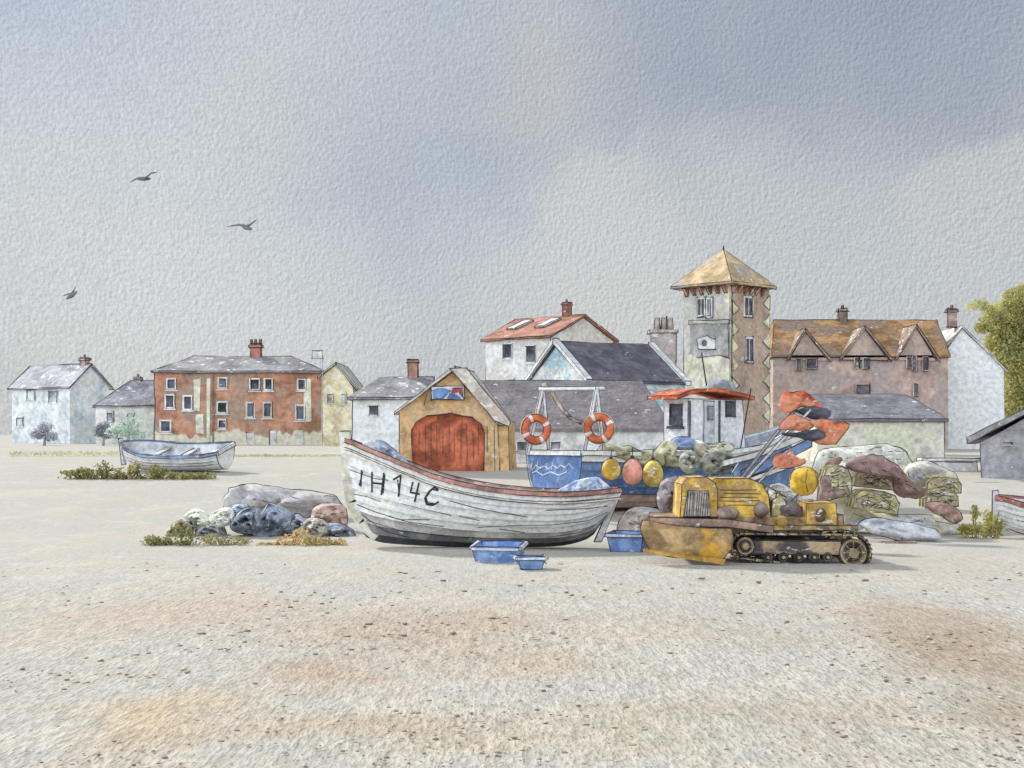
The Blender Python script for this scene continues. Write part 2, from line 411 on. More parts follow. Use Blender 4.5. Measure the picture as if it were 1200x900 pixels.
# ---------------------------------------------------------------- buildings
class House:
    """rectangular house. near corner at pixel cpx, depth D; sgn=-1: long side runs left and back, gable to the right;
    sgn=+1: long side runs right and back, gable to the left. Local u along the ridge, v backwards."""
    def __init__(s, name, label, cat, cpx, D, endpx, gpx, theta, sgn, eave, ridge, group=None, W=None, bz=None):
        s.D = D; s.sgn = sgn; z0 = g(D)-.1 if bz is None else bz
        s.C = Vector(((cpx-600)/F*D, D, z0)); th = R(theta)
        s.root = thing(name, label, cat, s.C, sgn*th, group)
        s.M = mat_of(s.root); s.inv = s.M.inverted()
        s.L = abs(s.solve(endpx, Vector((sgn*math.cos(th), math.sin(th)))))
        s.W = W if W else abs(s.solve(gpx, Vector((-sgn*math.sin(th), math.cos(th)))))
        s.ez = H+(HY-eave)/F*D-z0
        mid = s.M @ Vector((0, s.W/2, 0)); s.rz = H+(HY-ridge)/F*mid.y-z0
        s.u0, s.u1 = (0, s.L) if sgn > 0 else (-s.L, 0)
    def solve(s, px, d):
        k = (px-600)/F; return (k*s.C.y-s.C.x)/(d.x-k*d.y)
    def walls(s, mat, prob=.8, flat_top=False):
        mb = MB(s.D); mb.root = s.root
        a, b, W = s.u0, s.u1, s.W
        if flat_top:
            mb.box(a, b, 0, W, 0, s.ez, 0, True, prob=prob); s.wm = mb; return mb
        mb.prism([(a, 0, 0), (a, W, 0), (a, W, s.ez), (a, W/2, s.rz-.05), (a, 0, s.ez)], (b-a, 0, 0), 0, True, prob)
        s.wm = mb; return mb
    def roof(s, mat, ov=.18, th=.12, hipl=0, hipr=0, prob=.85, mats=None, deep=0, verge=None):
        mb = MB(s.D); a, b, W = s.u0-ov, s.u1+ov, s.W; o = ov
        sl = (s.rz-s.ez)/(W/2); e = s.ez-sl*o
        if hipl or hipr:
            mb.add([(a, -o, e+.03), (b, -o, e+.03), (b, W+o, e+.03), (a, W+o, e+.03), (a+hipl, W/2, s.rz+th), (b-hipr, W/2, s.rz+th),
                    (a, -o, e+.16), (b, -o, e+.16), (b, W+o, e+.16), (a, W+o, e+.16)],
                   [(0, 3, 2, 1), (0, 1, 7, 6), (1, 2, 8, 7), (2, 3, 9, 8), (3, 0, 6, 9), (6, 7, 5, 4), (7, 8, 5), (8, 9, 4, 5), (9, 6, 4)], 0, True, prob=prob)
        else:
            for sg in (0, 1):
                y = -o if sg == 0 else W+o
                mb.prism([(a, y, e+.02), (a, W/2, s.rz+.02), (a, W/2, s.rz+th+.02), (a, y, e+th+.02)], (b-a, 0, 0), 0, True, prob)
        s.rm = mb
        return mb.build('roof', mat, s.root)
    def hit(s, px, py, face='front'):
        d = s.inv.to_3x3() @ ray(px, py); o = s.inv @ CAM
        if face == 'front': k = -o.y/d.y
        else: k = -o.x/d.x
        return o+d*k
    def window(s, px0, py0, px1, py1, face='front', pane=(84, 86, 96), frame=(205, 203, 196), off=0, bars=True, name='window', cream=False, fw=1.3, sill=True, label=None):
        a = s.hit(px0, py0, face); b = s.hit(px1, py1, face); w = fw*s.D/F
        mb = MB(s.D, jit=.5); pb = MB(s.D, jit=.5)
        if face == 'front': i, ou = 0, -1
        else: i, ou = 1, -s.sgn
        lo, hi = sorted((a[i], b[i])); z0, z1 = sorted((a.z, b.z))
        def bx(m, l, h, p, q, d0, d1, ink=False, prob=.5):
            d0, d1 = sorted((ou*(d0+off), ou*(d1+off)))
            if i == 0: m.box(l, h, d0, d1, p, q, 0, ink, prob=prob)
            else: m.box(d0, d1, l, h, p, q, 0, ink, prob=prob)
        bx(mb, lo-w, lo, z0-w, z1+w, -.05, .07); bx(mb, hi, hi+w, z0-w, z1+w, -.05, .07)
        bx(mb, lo, hi, z1, z1+w, -.05, .065); bx(mb, lo, hi, z0-w, z0, -.05, .065)
        if sill: bx(mb, lo-w*1.6, hi+w*1.6, z0-w*1.7, z0-w*1.02, -.05, .12)
        cx = (lo+hi)/2
        def pt(u, z, d=.075): d = ou*(d+off); return (u, d, z) if i == 0 else (d, u, z)
        for q in ([pt(lo, z0), pt(lo, z1)], [pt(hi, z0), pt(hi, z1)], [pt(lo, z1), pt(hi, z1)], [pt(lo-w, z0-w), pt(hi+w, z0-w)], [pt(hi+w, z0-w), pt(hi+w, z1+w)]):
            if random.random() < .75: mb.line(q, r=mb.r*.85)
        bx(pb, lo, hi, z0, z1, -.04, .02)
        o = mb.build(name, wash(frame, s.D, 1.4, white=0), s.root)
        pb.build('pane', wash(pane, s.D, 1.2, white=.1, var=.5), o)
        if label: o['label'] = label
        return o
    def chimney(s, px, ytop, ybot, w, col_=(150, 112, 96), pots=2, vfrac=.5, d=None):
        w_ = w*s.D/F; y = s.W*vfrac
        D2 = s.D+y*math.cos(s.root.rotation_euler.z)
        p = s.inv @ P(px, ytop, D2); q = s.inv @ P(px, ybot, D2)
        mb = MB(s.D); x = p.x; dd = d or w_*.8
        mb.box(x-w_/2, x+w_/2, y-dd/2, y+dd/2, q.z-.3, p.z, 0, True, jit=.5)
        mb.box(x-w_*.6, x+w_*.6, y-dd*.6, y+dd*.6, p.z-w_*.35, p.z-w_*.12, 0, True)
        o = mb.build('chimney', wash(col_, s.D, 1.25, white=.1, var=.35), s.root)
        pm = MB(s.D)
        for i in range(pots):
            xx = x+(i-(pots-1)/2)*w_*.42
            pb = MB(s.D); pb.tube([(xx, y, p.z-.02), (xx, y, p.z+w_*.45)], [w_*.15, w_*.11], 0, 8, ink=True)
            pb.build('chimney_pot', wash((150, 104, 88), s.D, 1.2, white=0), o)
        return o
    def door(s, px0, py0, px1, py1, rgb, name='door', face='front', handle=True):
        a = s.hit(px0, py0, face); b = s.hit(px1, py1, face); mb = MB(s.D)
        lo, hi = sorted((a.x, b.x)); z0, z1 = sorted((a.z, b.z)); mb.box(lo, hi, -.06, .02, z0, z1, 0, True)
        return mb.build(name, wash(rgb, s.D, 1.3, white=.05), s.root)

BRICK = (160, 114, 90); SLATE = (128, 124, 130)
# A far-left pale blue house
def buildings():
    h = House('cottage', 'pale blue washed house with long grey roof at the far left', 'house', 82, 130, 14, 128, 33, -1, 452, 428)
    h.walls(None, .35).build('wall', wash((186, 202, 212), 130, 1.45, white=.25, alt=(202, 205, 206)), h.root, ink=INKS)
    h.roof(wash((156, 154, 160), 130, 1.15, white=.2), ov=.3)
    h.window(32, 457, 41, 468, pane=(165, 178, 188), frame=(190, 200, 206)); h.window(58, 459, 67, 471, pane=(165, 178, 188), frame=(190, 200, 206)); h.window(20, 490, 27, 499, pane=(170, 180, 188), frame=(190, 200, 206))
    h.chimney(95, 419, 431, 9, (165, 142, 132), 1)
    # B
    h = House('cottage', 'low pale cottage with grey hipped roof left of the brick terrace', 'house', 184, 125, 112, 190, 0, -1, 476, 447, W=7)
    h.walls(None, .4, True).build('wall', wash((198, 203, 200), 125, 1.3, white=.3, alt=(176, 190, 182)), h.root, ink=INKS)
    h.roof(wash((148, 146, 152), 125, 1.1, white=.15), hipl=2.4, hipr=.2)
    h.chimney(162, 442, 460, 8, (160, 140, 132), 1)
    h.window(126, 484, 132, 494, pane=(150, 154, 162)); h.window(149, 484, 156, 495, pane=(150, 165, 160))
    # C brick terrace, two blocks under one roof line
    D = 118
    zd = g(D)+.9
    h = House('terrace_house', 'three storey red brick terrace with grey hipped roof and many white windows', 'terrace', 377, D, 181, 380, 0, -1, 436, 419, W=8)
    mb = h.walls(None, .7, True)
    mb.build('wall', wash(BRICK, D, 1.45, white=.0, var=.28, alt=(146, 122, 106), drip=zd), h.root)
    h.roof(wash((148, 144, 146), D, .95, white=.16), hipl=2.6, hipr=3.4, ov=.25)
    wins = [(197, 445, 205, 455), (195, 464, 203, 477), (216, 465, 224, 479), (189, 494, 199, 505), (257, 444, 265, 454), (256, 472, 265, 483), (257, 493, 264, 501),
            (294, 445, 303, 456), (290, 473, 297, 488), (311, 445, 318, 456), (310, 473, 317, 488), (350, 446, 357, 456), (348, 476, 356, 491)]
    for q in wins: h.window(*q, fw=2.0)
    for a, b, c, d in [(228, 444, 235, 481), (230, 486, 238, 508), (243, 444, 246, 520), (357, 444, 364, 494)]:   # pale rendered strips
        p, q = h.hit(a, b), h.hit(c, d); m2 = MB(D); m2.box(p.x, q.x, -.06, .02, q.z, p.z, 0, False, jit=1.2)
        m2.build('rendered_panel', wash((198, 190, 166), D, 1.35, white=.2), h.root)
    for a, b in [(290, 507), (316, 505), (348, 505)]:
        p, q = h.hit(a, b), h.hit(a+8, 525); m2 = MB(D); m2.box(p.x, q.x, -.08, .02, 0, p.z, 0, True, jit=1, prob=.4)
        m2.build('door', wash((200, 198, 190), D, 1.3, white=.3), h.root)
    h.chimney(300, 403, 420, 13, (158, 108, 88), 3)
    # downpipes and gutter
    m2 = MB(D); p = h.hit(250, 440); q = h.hit(250, 521); m2.tube([(p.x, -.1, p.z), (q.x, -.1, q.z)], .05, 0, 6); m2.build('drainpipe', wash((120, 110, 104), D), h.root)
    # D cream gable
    h = House('gabled_house', 'narrow cream washed gable house at the right end of the brick terrace', 'house', 377, 108, 413, 0, 0, 1, 454, 428, W=6)
    # gable towards us: build as own prism
    m2 = MB(108); a = [h.hit(*q) for q in [(377, 530), (377, 440), (394, 427), (414, 454), (415, 530)]]
    m2.prism([(p.x, 0, p.z) for p in a], (0, 7, 0), 0, True, .8)
    m2.build('wall', wash((196, 180, 144), 108, 1.35, white=.2, alt=(200, 190, 164)), h.root)
    m2 = MB(108); s_ = 108/F
    for (x0, z0), (x1, z1) in [((a[1].x-.3, a[1].z-.25), (a[2].x, a[2].z)), ((a[2].x, a[2].z), (a[3].x+.3, a[3].z-.25))]:
        m2.prism([(x0, -.2, z0), (x1, -.2, z1), (x1, -.2, z1+.16), (x0, -.2, z0+.16)], (0, 7.4, 0), 0, True, 1)
    m2.build('roof', wash((176, 170, 158), 108, 1.1), h.root)
    h.window(384, 462, 389, 471, pane=(170, 165, 150)); h.window(400, 462, 405, 472, pane=(170, 165, 150))
    # E white cottage
    h = House('cottage', 'white cottage with a grey roof behind the left side of the boat shed', 'house', 500, 78, 413, 505, 0, -1, 467, 444, W=6.5)
    h.walls(None, .7, True).build('wall', wash((200, 201, 200), 78, 1.4, white=.1, var=.1), h.root)
    h.roof(wash((138, 134, 138), 78, 1.0, white=.16), hipl=1.5, hipr=0.01, ov=.25)
    h.window(433, 476, 443, 486, pane=(98, 98, 108))
    h.chimney(484, 421, 446, 12, (178, 132, 112), 0)
    # H white house, red roof
    D = 92
    h = House('white_house', 'tall white house with red tiled roof and two skylights', 'house', 645, D, 569, 719, 42, -1, 394, 371)
    h.walls(None, .75).build('wall', wash((198, 197, 192), D, 1.35, white=.1, var=.12, alt=(188, 184, 176)), h.root)
    h.roof(wash((164, 112, 94), D, 1.1, white=.1, var=.25), ov=.25)
    for q in [(590, 404, 600, 419), (617, 406, 627, 424)]: h.window(*q, pane=(96, 97, 108))
    for q in [(595, 445, 603, 458)]: h.window(*q, pane=(120, 122, 130))
    ch = h.chimney(650, 353, 371, 9, (160, 110, 92), 1)
    sl = math.atan2(h.rz-h.ez, h.W/2)
    for u in (-4.4, -1.9):
        m2 = MB(D); y = h.W*.3; z = h.ez+(h.rz-h.ez)*.6+.16; c, sn = math.cos(sl), math.sin(sl)
        pl = [Vector((u+du, y+dv*c, z+dv*sn)) for du, dv in [(-.55, -.75), (.25, -.75), (.55, .75), (-.25, .75)]]
        m2.prism(pl, (0, -.06, .08), 0, True, 1); m2.build('skylight', wash((205, 204, 200), D, 1.2, white=0), h.root)
    # I dark slate roof with blue/white gable
    D = 68
    h = House('gabled_house', 'house with a dark slate roof, white verges and a blue stained gable', 'house', 690, D, 802, 618, 29, 1, 447, 403)
    h.walls(None, .8).build('wall', wash((196, 198, 198), D, 1.35, white=.3, alt=(140, 172, 184)), h.root)
    h.roof(wash((106, 100, 110), D, .9, white=.05, lines=.28), ov=.12)
    for u, nm in ((h.u0-.15, 'verge_board'), (h.u1+.0, 'verge_board')):
        m2 = MB(D); o = .15; slp = (h.rz-h.ez)/(h.W/2)
        for sg in (0, 1):
            y0 = -o-.05 if sg == 0 else h.W+o+.05
            m2.prism([(u-.09, y0, h.ez-slp*o+.0), (u-.09, h.W/2, h.rz+.02), (u-.09, h.W/2, h.rz+.26), (u-.09, y0, h.ez-slp*o+.22)], (.34, 0, 0), 0, True, 1)
        m2.build(nm, wash((200, 199, 194), D, 1.3, white=0), h.root)
    # I chimney stack behind
    h2 = thing('chimney_stack', 'big grey brown chimney stack rising left of the tower', 'chimney', P(777, 540, 76).xyz); zb = h2.location.z
    m2 = MB(76); f = lambda px, py: Vector(((px-777)*76/F, 0, H+(HY-py)/F*76-zb))
    m2.box(f(762, 0).x, f(791, 0).x, -.5, .5, 0, f(0, 388).z, 0, True, jit=.6); m2.box(f(760, 0).x, f(793, 0).x, -.56, .56, f(0, 391).z, f(0, 387).z, 0, True)
    m2.build('stack', wash((160, 148, 142), 76, 1.3, white=.12), h2)
    for px in (770, 778, 785):
        m2 = MB(76); m2.tube([f(px, 388), f(px, 372)], [.17, .13], 0, 8, ink=True); m2.build('chimney_pot', wash((160, 146, 140), 76, 1.3), h2)
    # G long low grey roof
    D = 60
    h = House('long_shed', 'long low building with a wide grey plank-ruled roof behind the blue boat', 'building', 786, D, 562, 790, 0, -1, 505, 449, W=7)
    h.walls(None, .6, True).build('wall', wash((190, 188, 184), D, 1.35, white=.15), h.root)
    h.roof(wash((132, 124, 126), D, .95, white=.06, lines=.3, var=.14), hipl=.05, hipr=1.0, ov=.1)
    h.window(606, 518, 622, 528, pane=(130, 132, 136)); h.window(646, 518, 656, 526, pane=(130, 132, 136))
    # K brown house with three gables
    D = 90
    h = House('gabled_house', 'long brown stone house with three gables and a rust tiled roof', 'house', 1111, D, 906, 1112, 0, -1, 418, 377, W=8)
    h.walls(None, .5, True).build('wall', [wash((166, 142, 130), D, 1.35, white=.06, var=.2, alt=(154, 140, 134))], h.root)
    h.roof(wash((168, 126, 82), D, 1.0, white=.06, var=.35, alt=(142, 118, 102)), hipl=.9, hipr=-.35, ov=.12, prob=.6)
    for apx, apy, lpx, rpx in [(943, 389, 926, 969), (1013, 386, 987, 1040), (1073, 384, 1052, 1096)]:
        m2 = MB(D); ap = h.hit(apx, apy); l = h.hit(lpx, 420); r = h.hit(rpx, 421); dp = 3.2
        m2.prism([(l.x, -.12, l.z-.1), (r.x, -.12, r.z-.1), (r.x, -.12, r.z), (ap.x, -.12, ap.z), (l.x, -.12, l.z)], (0, dp, 0), 0, True, .7)
        gb = m2.build('gable', wash((160, 140, 128), D, 1.35, white=.03, var=.14), h.root)
        m3 = MB(D)
        for q, w in ((l, -1), (r, 1)):
            m3.prism([(q.x+w*.2, -.3, q.z-.15), (ap.x, -.3, ap.z+.02), (ap.x, -.3, ap.z+.2), (q.x+w*.2, -.3, q.z+.05)], (0, dp+.1, 0), 0, True, .8)
        m3.build('gable_roof', wash((140, 120, 106), D, 1.1, white=.2), gb)
    for q in [(933, 421, 938, 434), (945, 421, 956, 432), (1001, 420, 1006, 431), (1011, 420, 1017, 432), (1062, 419, 1066, 431), (1069, 418, 1073, 434), (1081, 419, 1086, 434), (1003, 451, 1018, 462), (1070, 450, 1075, 464)]:
        h.window(*q, pane=(98, 92, 94), frame=(168, 158, 150), off=.13, fw=.9, sill=False)
    h.chimney(987, 362, 377, 10, (142, 122, 112), 1); h.chimney(1115, 362, 378, 11, (140, 118, 110), 1)
    # white gable-ended house right of K
    h = House('gabled_house', 'tall plain white gable house between the brown house and the tree', 'house', 1106, 93, 1176, 0, 0, 1, 430, 384, W=8)
    m2 = MB(93); a = [h.hit(*q) for q in [(1106, 535), (1106, 414), (1127, 384), (1176, 432), (1178, 535)]]
    m2.prism([(p.x, 0, p.z) for p in a], (0, 8, 0), 0, True, .4)
    m2.build('wall', wash((203, 202, 199), 93, 1.45, white=0, var=.05), h.root, ink=INKS)
    m2 = MB(93)
    for p, q in ((h.hit(1104, 418), a[2]), (a[2], h.hit(1180, 436))):
        m2.prism([(p.x, -.15, p.z), (q.x, -.15, q.z), (q.x, -.15, q.z+.13), (p.x, -.15, p.z+.13)], (0, 8.3, 0), 0, True, .7)
    m2.build('roof', wash((190, 188, 184), 93, 1.2), h.root, ink=INKS)
    # L low grey outbuilding
    D = 62
    h = House('outbuilding', 'low outbuilding with a plain slate roof in front of the brown gabled house', 'outbuilding', 1107, D, 958, 1110, 0, -1, 494, 465, W=6)
    h.walls(None, .5, True).build('wall', wash((182, 176, 166), D, 1.35, white=.1, alt=(186, 184, 160)), h.root)
    h.roof(wash((128, 124, 130), D, .95, white=.06), hipl=.1, hipr=1.0, ov=.12)
    # low pale wall right
    D = 50
    tg = tag(MB(D).box(P(1082, 0, D).x, P(1146, 0, D).x, D, D+.5, g(D)-.2, P(0, 540, D).z, 0, True, jit=1, prob=.7).box(P(1080, 0, D).x, P(1148, 0, D).x, D-.05, D+.55, P(0, 540, D).z, P(0, 537, D).z, 0, True).build('low_wall', wash((196, 195, 192), D, 1.35, white=.1, var=.1)), 'low pale rendered wall left of the grey shed at the right edge', 'wall')
    # N grey shed right
    D = 47
    h = House('shed', 'dark grey weatherboard shed cut by the right edge of the picture', 'shed', 1146, D, 1250, 0, 22, -1, 522, 490, W=4, bz=g(D)-.1)
    m2 = MB(D); f = lambda px, py: h.hit(px, py)
    pl = [f(1150, 570), f(1148, 520), f(1212, 484), f(1276, 520), f(1276, 570)]
    m2.prism([(p.x, 0, p.z) for p in pl], (0, 5, 0), 0, True, .7)
    m2.build('wall', wash((150, 146, 150), D, 1.3, white=.08, var=.16, lines=.22), h.root)
    m2 = MB(D)
    for p, q in ((f(1134, 520), f(1212, 481)), (f(1212, 481), f(1290, 520))):
        m2.prism([(p.x, -.35, p.z), (q.x, -.35, q.z), (q.x, -.35, q.z+.2), (p.x, -.35, p.z+.2)], (0, 5.6, 0), 0, True, 1)
    m2.build('roof', wash((138, 134, 138), D, 1.1, white=.1), h.root)
    h.window(1176, 518, 1186, 521, pane=(200, 200, 196), fw=.8)
buildings()

def boat_shed():
    D = 50; s = D/F
    root = thing('boat_shed', 'ochre gabled boat shed with a big red arched door', 'boat shed', P(535, 0, D).xyz*Vector((1, 1, 0))+Vector((0, 0, g(D)-.05)))
    ox, oz = root.location.x, root.location.z
    f = lambda px, py: Vector(((px-600)/F*D-ox, 0, H+(HY-py)/F*D-oz))
    # front wall ring with door opening (arch)
    outer = [f(468, 560), f(468, 482), f(533, 434), f(583, 494), f(586, 560)]
    arch = [f(484, 560), f(483, 503), f(488, 494), f(500, 487), f(530, 485), f(553, 489), f(563, 497), f(567, 506), f(567, 560)]
    mb = MB(D)
    # left jamb, right jamb, top pieces between arch and outline
    mb.prism([outer[0], arch[0], arch[1], outer[1]], (0, .3, 0), 0, False)
    mb.prism([outer[1], arch[1], arch[2], arch[3], arch[4], outer[2]], (0, .3, 0), 0, False)
    mb.prism([outer[2], arch[4], arch[5], arch[6], arch[7], outer[3]], (0, .3, 0), 0, False)
    mb.prism([outer[3], arch[7], arch[8], outer[4]], (0, .3, 0), 0, False)
    for a, b in zip(outer[:-1], outer[1:]): mb.line([a, b])
    for a, b in zip(arch[:-1], arch[1:]): mb.line([a-Vector((0, .02, 0)), b-Vector((0, .02, 0))], r=mb.r*1.3)
    # side wall: building goes back to the right
    back = Vector((.55, 4.5, 0))
    r2 = f(596, 494); r2b = f(597, 560)
    mb.prism([outer[3]+Vector((0, .3, 0)), outer[4]+Vector((0, .3, 0)), outer[4]+back, outer[3]+back], (.06, 0, 0), 0, True)
    mb.prism([outer[0]+Vector((0, .3, 0)), outer[1]+Vector((0, .3, 0)), outer[1]+back, outer[0]+back], (.06, 0, 0), 0, True)
    mb.prism([p+back for p in outer], (0, .1, 0), 0, True)
    mb.pen(Matrix.Translation(root.location), [[(579, 500), (580, 552)], [(571, 500), (571, 530)], [(500, 462), (497, 475)]], .8)
    mb.build('wall', wash((182, 144, 98), D, 1.3, white=.1, var=.25, alt=(188, 158, 118)), root)
    # roof: two slabs
    mb = MB(D); ap = outer[2]+Vector((0, 0, .04)); l = f(463, 486); r = f(598, 500)
    bk = back+Vector((0, .3, 0))
    fr = Vector((0, -.18, 0))
    t_ = Vector((0, 0, .11))
    a = [l+fr, ap+fr, ap+bk, l+bk]; mb.prism(a, t_, 0, True, 1)
    # right slope with broad overhanging pale verge
    e = f(584, 499)+fr; e2 = e+bk-fr
    mb.prism([ap+fr, e, e2, ap+bk], t_, 0, True, 1)
    mb.build('roof', wash((190, 182, 172), D, 1.15, white=.2), root)
    mb = MB(D); q = [f(528, 432), f(547, 432), f(598, 494), f(596, 500), f(580, 493)]
    mb.prism([p+Vector((0, -.22, 0)) for p in q], (0, .18, 0), 0, True, 1)
    mb.build('verge_board', wash((186, 176, 166), D, 1.3, white=.25, alt=(178, 158, 144)), root)
    mb = MB(D); q = [f(583, 499), f(596, 498), f(597, 560), f(586, 560)]
    mb.prism([p+Vector((0, .02, 0)) for p in q], (0, 3.5, 0), 0, True, 1)
    mb.build('side_porch', wash((186, 150, 98), D, 1.25, white=.1), root)
    mb = MB(D); mb.prism([p+Vector((0, .16, 0)) for p in arch], (0, .08, 0), 0, False)
    M = Matrix.Translation(root.location)
    mb.pen(M, [[(x+random.uniform(-1, 1), 500+random.uniform(-4, 6)), (x+random.uniform(-1, 1), 546+random.uniform(-20, 2))] for x in range(491, 564, 7)], .5)
    mb.build('door', wash((168, 88, 60), D, 1.35, white=.0, var=.35, streak=(1, 1, .12)), root)
    # sign board above the door
    sg = tag(MB(D).box(f(506, 0).x, f(544, 0).x, -.12, -.02, f(0, 468).z, f(0, 453).z, 0, True, prob=1).build('sign_board', wash((204, 206, 208), D, 1.3, white=0), None, root.location), 'blue, white and red painted sign board above the red arched door', 'sign')
    for outl, c, dz in [([(508, 467), (507, 458), (514, 455), (522, 455), (530, 458), (524, 462), (519, 467)], (100, 132, 178), 0), ([(524, 467), (527, 461), (534, 462), (541, 467)], (86, 110, 160), 1),
                     ([(529, 462), (531, 455), (542, 455), (543, 466), (538, 459)], (176, 82, 82), 2)]:
        m2 = MB(D); m2.prism([f(*p)+Vector((0, -.135-.004*dz, 0)) for p in outl], (0, .015, 0), 0, True, .4)
        m2.build('emblem', wash(c, D, 1.3, white=.1), sg)
boat_shed()

def tower():
    D = 82; s = D/F
    zb = g(D)-.1
    c = P(855, 0, D); root = thing('lookout_tower', 'tall square lookout tower with a pointed pyramid roof and bracketed eaves', 'tower', (c.x, D, zb), R(45))
    a = 47*s/math.sin(R(45)); a = a*1.02   # side
    ez = H+(HY-334)/F*D-zb; mb = MB(D)
    # local: near corner at origin; faces x (right-back) and y (left-back)
    mb.box(0, a, 0, a, 0, ez, 0, True, prob=1)
    M = mat_of(root); inv = M.inverted()
    def hit(px, py, face):
        d = inv.to_3x3() @ ray(px, py); o = inv @ CAM; k = -o.x/d.x if face == 'l' else -o.y/d.y
        return o+d*k
    mb.build('wall', wash((196, 188, 166), D, 1.3, white=.15, alt=(180, 176, 168)), root)
    # right face brick skin, quoins; left face grey panel and string course
    def skin(face, outl, rgb, d, name, ink=.5, **kw):
        m = MB(D); ps = [hit(px, py, face) for px, py in outl]
        if face == 'l': m.prism([Vector((-.001, p.y, p.z)) for p in ps], (-d, 0, 0), 0, True, ink)
        else: m.prism([Vector((p.x, -.001, p.z)) for p in ps], (0, -d, 0), 0, True, ink)
        return m.build(name, wash(rgb, D, 1.35, **kw), root)
    skin('r', [(857, 336), (901, 336), (901, 520), (857, 520)], (160, 138, 124), .04, 'brick_face', .3, white=.06, var=.22, alt=(164, 142, 122))
    skin('l', [(809, 379), (854, 377), (854, 419), (842, 416), (818, 419), (809, 414)], (150, 148, 146), .035, 'render_patch', .3, white=.08)
    skin('l', [(808, 376), (855, 375), (855, 379), (808, 380)], (176, 172, 160), .09, 'string_course', 1, white=0)
    for i, y in enumerate([360, 384, 404, 426, 450, 472]):
        skin('r', [(857, y-8), (865, y+2), (858, y+9)], (196, 184, 150), .07, 'quoin', .9, white=0)
    for i, y in enumerate([355, 377, 400, 424, 446, 466, 486]):
        skin('r', [(901, y-9), (893, y+1), (901, y+9)], (196, 190, 158), .07, 'quoin', .9, white=0)
    def win(face, x0, y0, x1, y1, arched=False):
        p, q = hit(x0, y0, face), hit(x1, y1, face); i = 1 if face == 'l' else 0
        lo, hi = sorted((p[i], q[i])); z0, z1 = sorted((p.z, q.z)); w = 2.4*s
        m = MB(D)
        def bx(mm, l, h, a_, b_, d0, d1, ink=False):
            if i == 1: mm.box(-d1, -d0, l, h, a_, b_, 0, ink)
            else: mm.box(l, h, -d1, -d0, a_, b_, 0, ink)
        bx(m, lo-w, lo, z0-w, z1+w, 0, .1, True); bx(m, hi, hi+w, z0-w, z1+w, 0, .1, True); bx(m, lo, hi, z1, z1+w, 0, .095); bx(m, lo, hi, z0-w, z0, 0, .12, True)
        bx(m, (lo+hi)/2-.5*s, (lo+hi)/2+.5*s, z0, z1, 0, .085)
        o = m.build('window', wash((202, 198, 190), D, 1.3, white=0), root)
        m = MB(D); bx(m, lo, hi, z0, z1, 0, .07); m.build('pane', wash((92, 92, 100), D, 1.1, white=.12, var=.4), o)
    win('l', 819, 351, 826, 369); win('l', 830, 351, 834, 370); win('r', 872, 349, 880, 370); win('r', 873, 397, 881, 423)
    # little pedimented clock-like window on the left face
    o = skin('l', [(818, 398), (829, 393), (840, 398), (840, 409), (820, 409)], (200, 198, 192), .12, 'oriel', 1, white=0)
    m = MB(D); c0 = hit(827, 402, 'l'); m.tube([(-.10, c0.y, c0.z), (-.16, c0.y, c0.z)], .19, 0, 14); m.build('pane', wash((110, 110, 116), D, 1.1, white=0), o)
    # brackets
    for i in range(6):
        for face in 'lr':
            u = .25+i*(a-.5)/5; m = MB(D)
            if face == 'l': m.prism([(0, u-.1, ez), (-.38, u-.1, ez), (-.05, u-.1, ez-.42), (0, u-.1, ez-.42)], (0, .2, 0), 0, True, .9)
            else: m.prism([(u-.1, 0, ez), (u-.1, -.38, ez), (u-.1, -.05, ez-.42), (u-.1, 0, ez-.42)], (.2, 0, 0), 0, True, .9)
            m.build('bracket', wash((160, 112, 88), D, 1.2, white=.2, var=.4), root)
    # pyramid roof
    m = MB(D); o = .55; rz = H+(HY-292)/F*(D+a*.7)-zb; e = ez+.02
    m.add([(-o, -o, e), (a+o, -o, e), (a+o, a+o, e), (-o, a+o, e), (-o, -o, e+.14), (a+o, -o, e+.14), (a+o, a+o, e+.14), (-o, a+o, e+.14), (a/2, a/2, rz)],
          [(0, 3, 2, 1), (0, 1, 5, 4), (1, 2, 6, 5), (2, 3, 7, 6), (3, 0, 4, 7), (4, 5, 8), (5, 6, 8), (6, 7, 8), (7, 4, 8)], 0, True, prob=1)
    rf = m.build('roof', wash((190, 164, 122), D, 1.1, white=.08, alt=(164, 154, 142), var=.25), root)
    m = MB(D); m.tube([(a/2, a/2, rz-.1), (a/2, a/2, rz+.22)], [.07, .03], 0, 6); m.build('finial', INK, rf)
tower()

